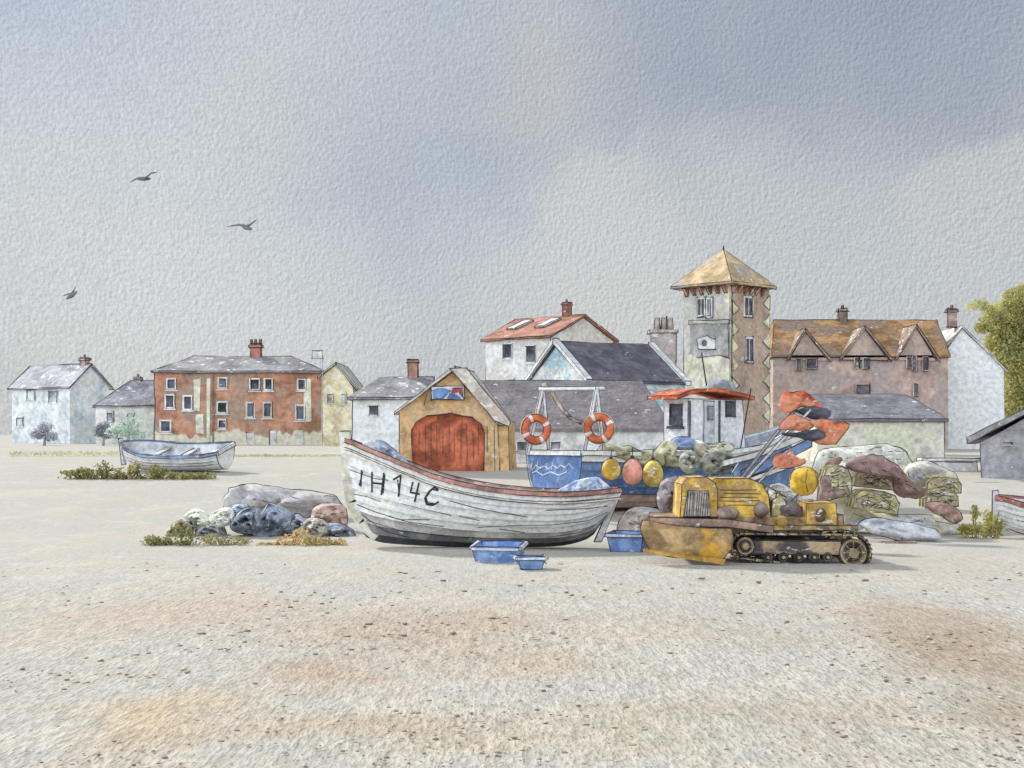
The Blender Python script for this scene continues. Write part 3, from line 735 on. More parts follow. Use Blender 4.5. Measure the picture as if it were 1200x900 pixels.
# ---------------------------------------------------------------- boats
def smooth_interp(ts, vs, t):
    n = len(ts)
    for i in range(n-1):
        if t <= ts[i+1] or i == n-2:
            u = (t-ts[i])/(ts[i+1]-ts[i]); p0 = vs[max(i-1, 0)]; p1 = vs[i]; p2 = vs[i+1]; p3 = vs[min(i+2, n-1)]
            return .5*((2*p1)+(-p0+p2)*u+(2*p0-5*p1+4*p2-p3)*u*u+(-p0+3*p1-3*p2+p3)*u**3)
class Hull:
    def __init__(s, L, ts, b, zk, zs, rake=lambda t, a: 0, ns=8, N=30, lap=.016, th=.035, q=1.5, p=.75):
        s.L = L; s.N = N; s.ns = ns; s.lap = lap; s.th = th
        s.B = lambda t: max(.012, smooth_interp(ts, b, t)); s.zk = lambda t: smooth_interp(ts, zk, t); s.zs = lambda t: smooth_interp(ts, zs, t)
        s.rake = rake; s.q = q; s.p = p
    def pt(s, t, a, side, lap=0, inn=0):
        B = s.B(t); y = B*math.sin(a*math.pi/2)**s.p; z = s.zk(t)+(s.zs(t)-s.zk(t))*a**s.q
        y = max(0.004, y+lap-inn) if a > 0 else .004
        x = t*s.L+s.rake(t, a)
        if inn: z = max(z, s.zk(t)+inn*1.5)
        return Vector((x, side*y, z))
    def build(s, mb, mi=0, mbot=1, minn=2, nbot=1, transom=True, strake_mi=None, bow_transom=False):
        N, ns = s.N, s.ns
        for side in (-1, 1):
            for k in range(ns):
                a0, a1 = k/ns, (k+1)/ns; vs = []; 
                for i in range(N+1):
                    tt = i/N; vs += [s.pt(tt, a0, side, s.lap if k > 0 else 0), s.pt(tt, (a0+a1)/2, side, s.lap*.5), s.pt(tt, a1, side, 0), s.pt(tt, a1, side, s.lap)]
                fs = []
                for i in range(N):
                    for j in range(3): q = i*4+j; fs.append((q, q+1, q+5, q+4) if side < 0 else (q, q+4, q+5, q+1))
                m = mbot if k < nbot else (strake_mi(k) if strake_mi else mi)
                mb.add(vs, fs, m, False, True)
            vs = []; fs = []
            for i in range(N+1):
                for k in range(ns+1): vs.append(s.pt(i/N, k/ns, side, 0, s.th) if k < ns else s.pt(i/N, 1, side, 0, s.th))
            for i in range(N):
                for k in range(ns): q = i*(ns+1)+k; fs.append((q, q+1, q+ns+2, q+ns+1))
            mb.add(vs, fs, minn, False, True)
            vs = []
            for i in range(N+1): vs += [s.pt(i/N, 1, side, s.lap), s.pt(i/N, 1, side, 0, s.th)]
            mb.add(vs, [(2*i, 2*i+1, 2*i+3, 2*i+2) for i in range(N)], mi, False)
        for tt, yes in ((1.0, transom), (0.0, bow_transom)):
            if not yes: continue
            for inn, off in ((0, 0), (s.th, -.05)):
                vs = []
                for k in range(ns*2+1):
                    for side in (-1, 1):
                        v = s.pt(tt, k/(ns*2), side, 0, inn); v.x += off if tt == 1 else -off; vs.append(v)
                mb.add(vs, [(2*k, 2*k+1, 2*k+3, 2*k+2) for k in range(ns*2)], mi if inn == 0 else minn, False)
    def rail(s, mb, side, w=.035, h=.05, dz=0, out=.02, mi=0, t0=0, t1=1):
        N = s.N; vs = []; fs = []
        for i in range(N+1):
            tt = t0+(t1-t0)*i/N; v = s.pt(tt, 1, side, out); 
            for dy, dzz in ((-w, -h), (w, -h), (w, h), (-w, h)): vs.append(v+Vector((0, side*dy, dzz+dz)))
        for i in range(N):
            for j in range(4): k = (j+1) % 4; fs.append((i*4+j, i*4+k, i*4+4+k, i*4+4+j))
        fs += [(3, 2, 1, 0), (N*4, N*4+1, N*4+2, N*4+3)]
        mb.add(vs, fs, mi, False)
        for j in (0, 1, 2, 3):
            if side < 0 or j != 0: mb.line([vs[i*4+j] for i in range(0, N+1)])

def dinghy():
    D = 27.6; L = 325*D/F; s = D/F
    x0 = P(402, 0, D).x; gz = g(D)
    root = thing('clinker_boat', 'white clinker boat with dark registration lettering and a rust red gunwale', 'boat', (x0+L/2, D, gz))
    zz = lambda py: (H+(HY-py)/F*D)-gz
    ts = [0, .08, .2, .35, .5, .65, .8, .92, 1]
    b = [.02, .26, .58, .84, .96, .96, .84, .62, .46]
    zs = [zz(y) for y in (516, 526, 541, 559, 570, 576, 578, 576, 574)]
    zk = [zz(y) for y in (628, 634, 637, 639, 640, 640, 638, 628, 606)]; m0 = min(zk); zk = [z-m0+.0 for z in zk]; zs = [z for z in zs]
    hl = Hull(L, ts, b, zk, zs, rake=lambda t, a: (-.0+.42*(1-a)**2.2 if t < 1 else 0)*(1-t)**6 - .28*(1-a)*t**10, ns=9, q=1.12, p=.86)
    sh = Vector((-L/2, .3, 0))
    mb = MB(D, jit=.3); hl.build(mb, nbot=1, transom=True, strake_mi=lambda k: 3 if k == 1 else 4 if k == 2 else 0); mb.v = [v+sh for v in mb.v]  # dark bottom paint and greyer lower strakes carry the hull's underside shade in colour
    M = mat_of(root); bv = mb.bvh()
    wr = [[(424, 551), (423, 570)], [(436, 553), (436, 577)], [(450, 554), (447, 580)], [(437, 566), (449, 567)],
          [(461, 562), (470, 557), (467, 582)], [(484, 565), (481, 577), (492, 579)], [(491, 566), (486, 588)],
          [(514, 574), (509, 571), (503, 576), (498, 584), (500, 591), (507, 592), (514, 588)]]
    mb.pen(M, wr, 2.7, 2, bv); wr2 = [[(425, 553), (421, 569)], [(451, 556), (449, 578)], [(466, 562), (468, 580)], [(513, 575), (506, 573), (499, 583), (502, 590), (508, 590)]]
    mb.pen(M, wr2, 2.0, 2, bv)
    def strake(y0, dy, x0, x1):
        return [(x, y0+(x-402)*dy*max(0, 1-(x-402)/520)) for x in range(x0, x1, 8)]
    for q in [[(408, 550), (440, 561), (455, 563)], [(409, 578), (430, 582), (446, 588)], [(415, 590), (440, 600), (470, 609), (504, 609)], [(527, 587), (560, 596), (618, 606)], [(538, 605), (562, 610)],
              [(455, 605), (480, 612), (520, 617)], [(430, 610), (470, 622), (520, 628)], [(650, 615), (690, 610), (712, 600)], [(585, 620), (615, 624)], [(560, 618), (600, 616), (650, 615)], [(640, 598), (690, 596), (712, 593)],
              [(640, 630), (680, 624), (706, 612)], [(470, 590), (520, 602), (528, 604)], [(414, 596), (450, 622), (480, 630)]]:
        mb.pen(M, [q], random.uniform(.7, 1.3), 4, bv)
    WH = wash((206, 204, 199), D, 1.5, white=.0, var=.06, alt=(201, 199, 195))
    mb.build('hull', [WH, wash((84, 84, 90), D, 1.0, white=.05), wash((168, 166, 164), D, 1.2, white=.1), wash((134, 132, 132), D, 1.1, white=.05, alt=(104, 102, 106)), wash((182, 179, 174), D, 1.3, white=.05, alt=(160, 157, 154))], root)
    for side in (-1, 1):
        mb = MB(D, jit=.3); hl.rail(mb, side, .03, .045, out=.025); mb.v = [v+sh for v in mb.v]; mb.inked = [([p+sh for p in sg], r) for sg, r in mb.inked]
        mb.build('gunwale', wash((164, 118, 104), D, 1.25, white=.14, var=.3), root)
        mb = MB(D, jit=.3); hl.rail(mb, side, .02, .02, out=.015, dz=-.16); mb.v = [v+sh for v in mb.v]; mb.inked = [([p+sh for p in sg], r) for sg, r in mb.inked]
        mb.build('rubbing_strake', wash((196, 186, 172), D, 1.25, white=.1), root)
    # stem post: stands proud above the rail at the bow
    mb = MB(D, jit=.4); st = [P(400, 505, D), P(402, 530, D), P(404, 560, D), P(408, 590, D), P(420, 615, D), P(440, 633, D)]
    st = [v-root.location+Vector((0, .3, 0)) for v in st]
    w = .055
    for a, c in zip(st[:-1], st[1:]):
        n = Vector((0, 1, 0)).cross((c-a).normalized())*-1
        mb.prism([a-n*.05, c-n*.05, c+n*.15, a+n*.15], (0, .13, 0), 0, False)
    for o_ in (-.03,): mb.line([v+Vector((-.02, -.03, 0)) for v in st], r=mb.r*1.3); mb.line([v+Vector((.15, -.03, 0)) for v in st[:4]], r=mb.r*1.3)
    mb.v = [v-Vector((.03, .06, 0)) for v in mb.v]
    mb.line([st[0]+Vector((-.05, -.08, .0)), st[0]+Vector((.16, -.08, .0))], r=mb.r*1.6)
    mb.build('stem_post', wash((200, 192, 174), D, 1.35, white=.1), root)
    mb = MB(D, jit=.4); a, c = P(727, 575, D)-root.location+Vector((0, .3, 0)), P(700, 636, D)-root.location+Vector((0, .3, 0))
    mb.prism([a+Vector((-.05, -.05, 0)), c+Vector((-.05, -.05, 0)), c+Vector((.1, -.05, 0)), a+Vector((.06, -.05, 0))], (0, .1, 0), 0, True, 1); mb.build('stern_post', wash((200, 198, 190), D, 1.35), root)
    for k, tt in enumerate((.36, .55, .74)):
        mb = MB(D); B = hl.B(tt)*.93; z = hl.zs(tt)-.2; x = tt*L-L/2
        mb.box(x-.13, x+.13, .3-B, .3+B, z-.03, z, 0, True); mb.build('thwart', wash((186, 176, 160), D, 1.2), root)
    mb = MB(D); n = 8; vs = []                    # small foredeck
    for i in range(n+1):
        tt = .02+.2*i/n; z = hl.zs(tt)-.06; x = tt*L-L/2; B = hl.B(tt)*.92; vs += [(x, .3-B, z), (x, .3+B, z), (x, .3-B, z-.03), (x, .3+B, z-.03)]
    fs = []
    for i in range(n): q = 4*i; fs += [(q, q+1, q+5, q+4), (q+2, q+6, q+7, q+3)]
    fs.append((4*n, 4*n+1, 4*n+3, 4*n+2)); mb.add(vs, fs, 0, False); mb.build('foredeck', wash((190, 188, 186), D, 1.2), root)
    return D, root
DD, dg = dinghy()

def small_boat(name, label, px0, px1, pyb, L_, heading, roll, railc, hullc, hs=.5, beam=.75, bow=.3, bottom=(150, 150, 156), D=None, innc=(186, 188, 190), xoff=0):
    D = D or gdepth(pyb); cx = P((px0+px1)/2, 0, D).x
    root = thing(name, label, 'boat', (cx+xoff, D, g(D)+.02), heading, rx=roll)
    ts = [0, .1, .3, .5, .7, .9, 1]; b = [.01, .42*beam/.75, .85*beam/.75, beam*1.28, beam*1.25, beam*.98, beam*.8]
    b = [min(x, beam) for x in b]; b[0] = .012
    zs = [hs+bow, hs+bow*.7, hs+bow*.22, hs+.0, hs, hs+.04, hs+.08]; zk = [.14, .05, 0, 0, 0, .03, .06]
    hl = Hull(L_, ts, b, zk, zs, rake=lambda t, a: .35*(1-a)**2*(1-t)**8, ns=7, q=1.3, p=.7)
    sh = Vector((-L_/2, 0, 0))
    mb = MB(D, jit=.3); hl.build(mb); mb.v = [v+sh for v in mb.v]
    for k in (2, 4, 5):
        for side in (-1, 1): mb.line([hl.pt(i/24, k/7, side, .03)+sh for i in range(2, 24)], r=mb.r*.55)
    for side in (-1, 1): mb.line([hl.pt(1, k/7, side, .03)+sh for k in range(8)])
    mb.build('hull', [wash(hullc, D, 1.4, white=.05, var=.1), wash(bottom, D, 1.1), wash(innc, D, 1.35, white=.2)], root)
    for side in (-1, 1):
        mb = MB(D, jit=.3); hl.rail(mb, side, .04, .05); mb.v = [v+sh for v in mb.v]; mb.inked = [([p+sh for p in sg], r) for sg, r in mb.inked]
        mb.build('gunwale', wash(railc, D, 1.3, white=.12, var=.3), root)
    mb = MB(D); B = hl.B(1); z = hl.zs(1); mb.box(L_/2-.02, L_/2+.06, -B, B, z-.07, z+.05, 0, True, prob=1); mb.build('transom_cap', wash(hullc, D, 1.35), root)
    mb = MB(D); z = hl.zs(0)
    for k in range(4): pass
    mb.box(-L_/2-.05, -L_/2+.07, -.05, .05, .2, z+.14, 0, True, prob=1); mb.build('stem_post', wash(hullc, D, 1.3, white=.1), root)
    for tt in (.35, .62, .86):
        mb = MB(D); B = hl.B(tt)*.93; x = tt*L_-L_/2; zz_ = hl.zs(tt)-.13
        mb.box(x-.12, x+.12, -B, B, zz_-.04, zz_, 0, True, prob=.8); mb.build('thwart', wash((190, 188, 184), D, 1.25), root)
    return root
small_boat('rowing_boat', 'white rowing boat with blue rim lying tilted among weeds at the left', 140, 272, 553, 4.1, R(-17), R(15), (122, 142, 176), (200, 201, 202), hs=.72, beam=.8, bow=.28, D=50)
small_boat('rowing_boat', 'white boat with a red gunwale, only its bow showing at the right edge', 1168, 1300, 632, 4.4, R(-8), R(6), (168, 104, 92), (200, 200, 200), hs=.58, beam=.75, bow=.28, bottom=(100, 106, 120), D=gdepth(631), xoff=1.02)

def fishing_boat():
    D = 35.0; th = R(33)
    stern = P(682, 0, D)   # near stern corner
    zb = g(D+1)
    L = 8.4; beam = 1.3
    # local x along boat from bow (0) to stern (L) in Hull; rotate so that stern is near left
    root = thing('fishing_boat', 'blue fishing boat with white wheelhouse, red roof and stern gallows frame', 'boat')
    hd = th                                     # bow points right and back
    # place: stern near corner local (x=-L/2 side) => use mirrored axis: local x = +forward
    root.rotation_euler = (0, 0, hd)
    fwd = Vector((math.cos(hd), math.sin(hd), 0)); lef = Vector((-math.sin(hd), math.cos(hd), 0))
    root.location = Vector((stern.x, D, zb))+lef*beam*.93
    M = mat_of(root); inv = M.inverted()
    def lz(py, dd): return H+(HY-py)/F*dd-zb
    e = D+L*math.sin(hd)+.5
    ts = [0, .1, .25, .4, .6, .8, 1]; b = [.03, .5, .98, 1.22, beam, 1.28, 1.2]
    zs = [lz(497, e), lz(508, e), lz(522, D+3), lz(529, D+2.3), lz(532, D+1.6), lz(532, D+.8), lz(531, D)]; zk = [.3, .1, 0, 0, 0, .02, .1]
    hl = Hull(L, ts, b, zk, zs, rake=lambda t, a: .75*(1-a)*(1-t)**6, ns=8, q=1.2, p=.5, lap=.01, th=.05)
    fl = lambda v: Vector((L-v.x, v.y, v.z))
    BL = wash((98, 124, 166), D, 1.3, white=.05, var=.25, alt=(84, 112, 160)); WT = wash((202, 202, 200), D, 1.4, white=0, var=.08)
    mb = MB(D, jit=.3); hl.build(mb, strake_mi=lambda k: 3 if k >= 7 else (0 if k > 2 else 4), nbot=1); mb.v = [fl(v) for v in mb.v]
    for side in (-1, 1):
        for k in (7, 3): mb.line([fl(hl.pt(i/26, k/8, side, .03)) for i in range(27)], r=mb.r*.8)
        mb.line([fl(hl.pt(1, k/8, side, .03))-Vector((.02, 0, 0)) for k in range(9)])
    # scribbled pale stern lettering drawn on the transom
    bv = mb.bvh(); n0 = len(mb.inked)
    mb.build('hull', [BL, wash((110, 96, 96), D, 1.1), wash((150, 156, 166), D, 1.2), WT, wash((190, 160, 148), D, 1.25, white=.1)], root)
    ml = MB(D, jit=.2); ml.v = []; 
    ml_pen = [[(612, 547), (617, 540), (620, 548), (624, 542), (622, 550)], [(630, 541), (629, 551), (634, 547)], [(648, 541), (646, 551)], [(614, 544), (618, 550), (621, 543), (624, 551), (628, 545), (633, 549), (638, 546), (643, 550), (648, 545), (653, 549), (657, 545), (662, 548), (667, 543), (671, 549)],
              [(620, 556), (628, 552), (636, 557), (645, 553), (655, 557), (664, 553)], [(617, 541), (617, 552)], [(640, 543), (640, 551)]]
    ml.pen(M, ml_pen, 1.15, 3, bv); ml.build('stern_lettering', WT, root, ink=WT)
    for side in (-1, 1):
        mb = MB(D, jit=.3); hl.rail(mb, side, .05, .06); mb.v = [fl(v) for v in mb.v]; mb.inked = [([fl(p) for p in sg], r) for sg, r in mb.inked]
        mb.build('gunwale', WT, root)
    mb = MB(D, jit=.3); z = hl.zs(1); mb.box(-.05, .05, -1.22, 1.22, z-.07, z+.06, 0, True, prob=1); mb.build('transom_cap', WT, root)
    mb = MB(D, jit=.3); zd = .78; 
    vs = []
    for i in range(15):
        tt = .06+.93*i/14; vs += [fl(hl.pt(tt, .8, sd_, 0, .06)) for sd_ in (-1, 1)]
    for v in vs: v.z = zd+ (.25 if v.x > L*.75 else 0)
    mb.add(vs, [(2*i, 2*i+1, 2*i+3, 2*i+2) for i in range(14)], 0, False); mb.build('deck', wash((170, 166, 160), D, 1.2), root)
    # ---- wheelhouse: placed along the boat
    def along(px, off=0):                       # forward distance of pixel column px on the line at lateral offset off
        k = (px-600)/F; base = M @ Vector((0, off, 0))
        return (k*base.y-base.x)/(fwd.x-k*fwd.y)
    hw = .5; x0, x1 = along(806, -hw), along(874, -hw)
    dm = (M @ Vector(((x0+x1)/2, -hw, 0))).y
    zt, zr = lz(468, dm), lz(458, dm)
    mb = MB(D, jit=.4); mb.prism([(x0, -hw, zd), (x1+.05, -hw, zd), (x1-.12, -hw, zt), (x0, -hw, zt)], (0, 2*hw, 0), 0, True, 1)
    wh = mb.build('wheelhouse', wash((200, 201, 202), D, 1.38, white=0, var=.1), root)
    def fp(px, py, off=-.5):
        x = along(px, off); dd = (M @ Vector((x, off, 0))).y; return Vector((x, off, lz(py, dd)))
    def panel(pxs, name, c, d=.03, parent=wh, **kw):
        m = MB(D, jit=.4); m.prism([fp(*q)+Vector((0, -.001, 0)) for q in pxs], (0, -d, 0), 0, True, 1); return m.build(name, wash(c, D, 1.25, **kw), parent)
    def aft(pxs, name, c, d=.03, **kw):
        pl = []
        for px, py in pxs:
            dl = inv.to_3x3() @ ray(px, py); ol = inv @ CAM; pl.append(ol+dl*((x0-ol.x)/dl.x))
        m = MB(D, jit=.4); m.prism(pl, (-d, 0, 0), 0, True, 1); return m.build(name, wash(c, D, 1.25, **kw), wh)
    aft([(786, 498), (800, 498), (800, 474), (786, 474)], 'window', (66, 68, 76), .04, white=.12, var=.6)
    aft([(784, 502), (802, 502), (801, 499.5), (785, 499.5)], 'sill', (70, 72, 78), .09, white=0)
    panel([(824, 520), (836, 520), (836, 470), (824, 470)], 'door', (178, 180, 184), .03, white=.1)
    panel([(828, 492), (834, 492), (834, 476), (828, 476)], 'door_window', (140, 142, 150), .05)
    panel([(850, 488), (861, 488), (861, 470), (850, 470)], 'window', (66, 68, 76), .04, white=.12, var=.6)
    panel([(807, 524), (808.5, 524), (808.5, 470), (807, 470)], 'corner_trim', (120, 120, 124), .03)
    panel([(842, 524), (843.5, 524), (843.5, 470), (842, 470)], 'corner_trim', (120, 120, 124), .03)
    # roof: cambered red slab with overhang
    mb = MB(D, jit=.4); n = 8; pr = []; a0, a1 = along(795, -.66), along(884, -.66)
    top = [(a0+(a1-a0)*i/n, zt+.02+.2*math.sin(math.pi*(i/n)**.8)) for i in range(n+1)]
    pr = [Vector((x, -.66, z+.07)) for x, z in top]+[Vector((x, -.66, z-.03)) for x, z in reversed(top)]
    vs_ = []
    for x, z in top: vs_ += [(x, -.66, z-.03), (x, -.66, z+.07), (x, .66, z+.07), (x, .66, z-.03)]
    mb.add(vs_, [(i*4+j, i*4+(j+1) % 4, i*4+4+(j+1) % 4, i*4+4+j) for i in range(n) for j in range(4)]+[(0, 1, 2, 3), (n*4, n*4+3, n*4+2, n*4+1)], 0, True, prob=.8); rf = mb.build('wheelhouse_roof', wash((190, 92, 58), D, 1.3, white=.1, var=.3), wh)
    c = fp(845, 448, 0); r_ = 17*dm/F
    mb = MB(D, jit=.4)
    prof = [(1.1, -.05), (1.05, .12), (.98, .3), (.8, .52), (.45, .62), (.02, .64)]; vs = []; fs = []; sg = 20
    for rr, zz in prof:
        for j in range(sg): an = 2*math.pi*j/sg; vs.append((c.x+rr*r_*math.cos(an), rr*r_*math.sin(an), zt+.24+zz*r_*1.3))
    for i in range(len(prof)-1):
        for j in range(sg): k = (j+1) % sg; fs.append((i*sg+j, i*sg+k, (i+1)*sg+k, (i+1)*sg+j))
    mb.add(vs, fs, 0, False, True)
    mb.pen(M, [[(829, 446), (832, 443), (836, 446), (840, 443), (845, 446), (852, 444)], [(828, 452), (829, 443), (836, 439), (850, 440), (860, 447)]], .8, 3)
    mb.build('radar_dome', wash((150, 154, 160), D, 1.2, white=.05, var=.3), wh)
    mb = MB(D, jit=.3); a = fp(828, 452, -.3); bb = fp(822, 413, -.3); mb.tube([a, bb], .02, 0, 6); bb2 = fp(881, 498, -.75); mb.build('aerial', INK, wh)
    mb = MB(D, jit=.3); a = fp(880, 455, -.8); b2 = fp(867, 530, -.8); mb.tube([a, b2], .018, 0, 6); mb.build('stay', INK, wh)
    # ---- stern gallows: two white A-frames and a crossbar
    def at(px, py, dd): return inv @ P(px, py, dd)
    tops = []
    dn, df = D+.45, D+1.15
    for (tx, ty, legs, dd) in [(634, 456, [(619, 532), (641, 534)], df), (700, 454, [(681, 536), (709, 534)], dn)]:
        pass
    # frame A (left, further from us) and B (right, nearer) joined across
    A = at(636, 455, df); Bt = at(699, 454, dn)
    for px, py, dd, T, tn in [(618, 532, df-.2, A, 0), (643, 532, df+.3, A, 0), (683, 536, dn-.1, Bt, 1), (708, 535, dn+.3, Bt, 1)]:
        m = MB(D, jit=.4); m.tube([at(px, py, dd), T], .045, 0, 8, ink=True); m.build('gallows_leg', WT, root)
    m = MB(D, jit=.4); m.tube([at(632, 456, df), at(708, 455, dn)], .045, 0, 8, ink=True); m.build('gallows_crossbar', WT, root)
    m = MB(D, jit=.4); m.tube([at(637, 449, df), at(641, 458, df)], .06, 0, 8); m.tube([at(645, 458, df), at(655, 476, df), at(668, 490, dn), at(682, 496, dn)], [.06, .07, .06, .05], 0, 8, ink=True)
    m.build('derrick_boom', wash((190, 168, 152), D, 1.25), root)
    return D, M, dn, df
FD, FM, dn, df = fishing_boat()

def lifebuoy(px, py, D, r, label, tilt):
    root = thing('lifebuoy', label, 'lifebuoy', P(px, py, D), group='orange lifebuoys hung on the stern gallows'); root.rotation_euler = (0, 0, tilt)
    s = D/F; R0 = r*s*.76; mb = MB(D, jit=.3); mb.ring((0, 0, 0), R0, r*s*.25, 'y', 0, 32, 10)
    for q in (.98, .5): mb.line([Vector((math.cos(a*.2618)*r*s*q, -r*s*.12, math.sin(a*.2618)*r*s*q)) for a in range(25)], r=mb.r*.9)
    mb.build('ring', wash((196, 98, 60), D, 1.3, white=.05, var=.25), root)
    for a in (20, 110, 200, 290):
        mb = MB(D); mb.ring((0, 0, 0), R0, r*s*.265, 'y', 0, 4, 10, a, a+16); mb.build('band', wash((204, 200, 194), D, 1.3), root)
    mb = MB(D); mb.ring((0, 0, 0), r*s*1.02, .012, 'y', 0, 32, 6); mb.build('grab_line', wash((180, 172, 160), D, 1.2), root)
lifebuoy(628, 503, df-.25, 18, 'orange lifebuoy on the left leg of the stern gallows', R(12))
lifebuoy(702, 502, dn-.25, 18, 'orange lifebuoy on the right leg of the stern gallows', R(-8))

def fender(px, py, D, rx, ry, rgb, label):
    s = D/F; root = thing('buoy', label, 'buoy', P(px, py, D)); mb = MB(D, jit=.3); vs = []; fs = []; sg = 18; prof = []
    for i in range(11):
        th = math.pi*i/10; prof.append((math.sin(th)*(1-.12*math.cos(th)), math.cos(th)))
    for a, b in prof:
        for j in range(sg): an = 2*math.pi*j/sg; vs.append((a*rx*s*math.cos(an), a*rx*s*math.sin(an), b*ry*s))
    for i in range(10):
        for j in range(sg): k = (j+1) % sg; fs.append((i*sg+j, i*sg+k, (i+1)*sg+k, (i+1)*sg+j))
    mb.add(vs, fs, 0, False, True)
    mb.line([Vector((math.sin(a)*rx*s*1.02, -.03, math.cos(a)*ry*s*1.02)) for a in np.linspace(-2.9, 2.6, 14)], r=mb.r*.9)
    mb.build('float', wash(rgb, D, 1.35, white=.2, var=.3, rough=.5), root)
    mb = MB(D); mb.tube([(0, 0, ry*s*.95), (0, 0, ry*s*1.18)], rx*s*.18, 0, 8); mb.tube([(0, 0, ry*s*1.1), (.01, .02, ry*s*1.8)], .012, 0, 5); mb.build('eye', INK, root)
BD = 34.2
fender(716, 550, BD, 11.5, 12.5, (190, 148, 50), 'round yellow buoy hanging on the blue hull beside the stern corner')
fender(741, 553, BD+.4, 12, 16, (190, 122, 104), 'salmon pink buoy hanging on the blue hull between two yellow ones')
fender(765, 555, BD+.8, 12.5, 16, (194, 158, 66), 'pear shaped yellow buoy hanging right of the pink one')

# ---------------------------------------------------------------- lumpy cargo, tarps, nets
def lump(name, label, cat, outline, D, rgb, thick=.35, group=None, amp=.32, pen=None, ground_it=True, seed=None, k=1.3, **kw):
    xs = [p[0] for p in outline]; ys = [p[1] for p in outline]; cx = (min(xs)+max(xs))/2
    base = P(cx, max(ys), D); o = Vector((base.x, D, base.z))
    mb = MB(D, jit=.4, rr=kw.pop('rr', .5)); pts = [P(px, py, D)-o for px, py in outline]; sd_ = seed if seed is not None else random.uniform(0, 50)
    mb.pillow(pts, thick, 0, 0, amp=amp, seed=sd_, sub=kw.pop('sub', 3), rings=9, rough=kw.pop('rough', .05), smooth=kw.pop('smooth', True))
    if pen: mb.pen(Matrix.Translation(o), pen, .8)
    ob = mb.build(name, wash(rgb, D, k, **kw), None, o)
    return tag(ob, label, cat, group)
def scrib(x0, y0, x1, y1, n, ln=12, slope=.2):
    out = []
    for _ in range(n):
        x, y = random.uniform(x0, x1), random.uniform(y0, y1); a = random.gauss(slope, .35); l = random.uniform(.4, 1)*ln
        out.append([(x, y), (x+l*.5*math.cos(a), y+l*.5*math.sin(a)+random.uniform(-1, 1)), (x+l*math.cos(a), y+l*math.sin(a))])
    return out

# boat interiors
lump('tarpaulin', 'pale blue tarpaulin bundled in the bow of the white clinker boat', 'tarpaulin', [(424, 521), (436, 515), (450, 518), (462, 527), (478, 541), (470, 545), (450, 538), (432, 530)], 27.9, (136, 152, 178), .16, white=.2, alt=(176, 182, 190))
lump('tarpaulin', 'blue and white tarpaulin bundled in the stern of the clinker boat', 'tarpaulin', [(655, 577), (668, 566), (688, 560), (702, 560), (715, 570), (720, 578), (690, 582)], 27.9, (130, 152, 188), .18, white=.35)
nd = FD+1.6
lump('fishing_net', 'olive net heap behind the yellow buoys on the blue boat', 'net', [(694, 538), (700, 525), (714, 520), (726, 524), (738, 522), (750, 528), (764, 529), (778, 535), (776, 546), (730, 545), (700, 545)], FD+.9, (156, 152, 118), .3, white=.1, pen=scrib(700, 524, 770, 542, 14))
lump('fishing_net', 'olive net draped over the gunwale below the wheelhouse', 'net', [(762, 540), (768, 526), (780, 516), (794, 522), (790, 534), (806, 540), (800, 548), (776, 546)], FD+1.1, (172, 166, 136), .22, white=.15, pen=scrib(768, 526, 800, 542, 8))
lump('tarpaulin', 'small blue tarpaulin folded at the foot of the wheelhouse', 'tarpaulin', [(784, 520), (794, 512), (812, 514), (818, 524), (800, 527), (788, 525)], FD+1.4, (128, 148, 182), .15, white=.1)
lump('fishing_net', 'pale crumpled net at the wheelhouse door', 'net', [(812, 530), (808, 519), (818, 515), (832, 522), (848, 518), (862, 524), (852, 535), (830, 538)], FD+1.5, (182, 176, 148), .2, white=.25, pen=scrib(812, 518, 852, 532, 8))
lump('rope_coil', 'round olive rope coil beside the larger net bale', 'rope', [(795, 543), (798, 532), (808, 528), (818, 534), (820, 545), (812, 555), (801, 554)], FD-.9, (150, 150, 132), .22, white=.1, pen=scrib(800, 532, 815, 550, 9, 7)+[[(808, 535), (813, 541), (808, 547), (803, 541), (808, 535)]])
lump('net_bale', 'large olive net bale on the gunwale right of the rope coil', 'net', [(820, 548), (826, 532), (842, 529), (856, 533), (868, 542), (862, 552), (846, 556), (828, 555)], FD-.8, (152, 150, 128), .26, white=.08, alt=(110, 112, 104), pen=scrib(824, 533, 860, 552, 14))
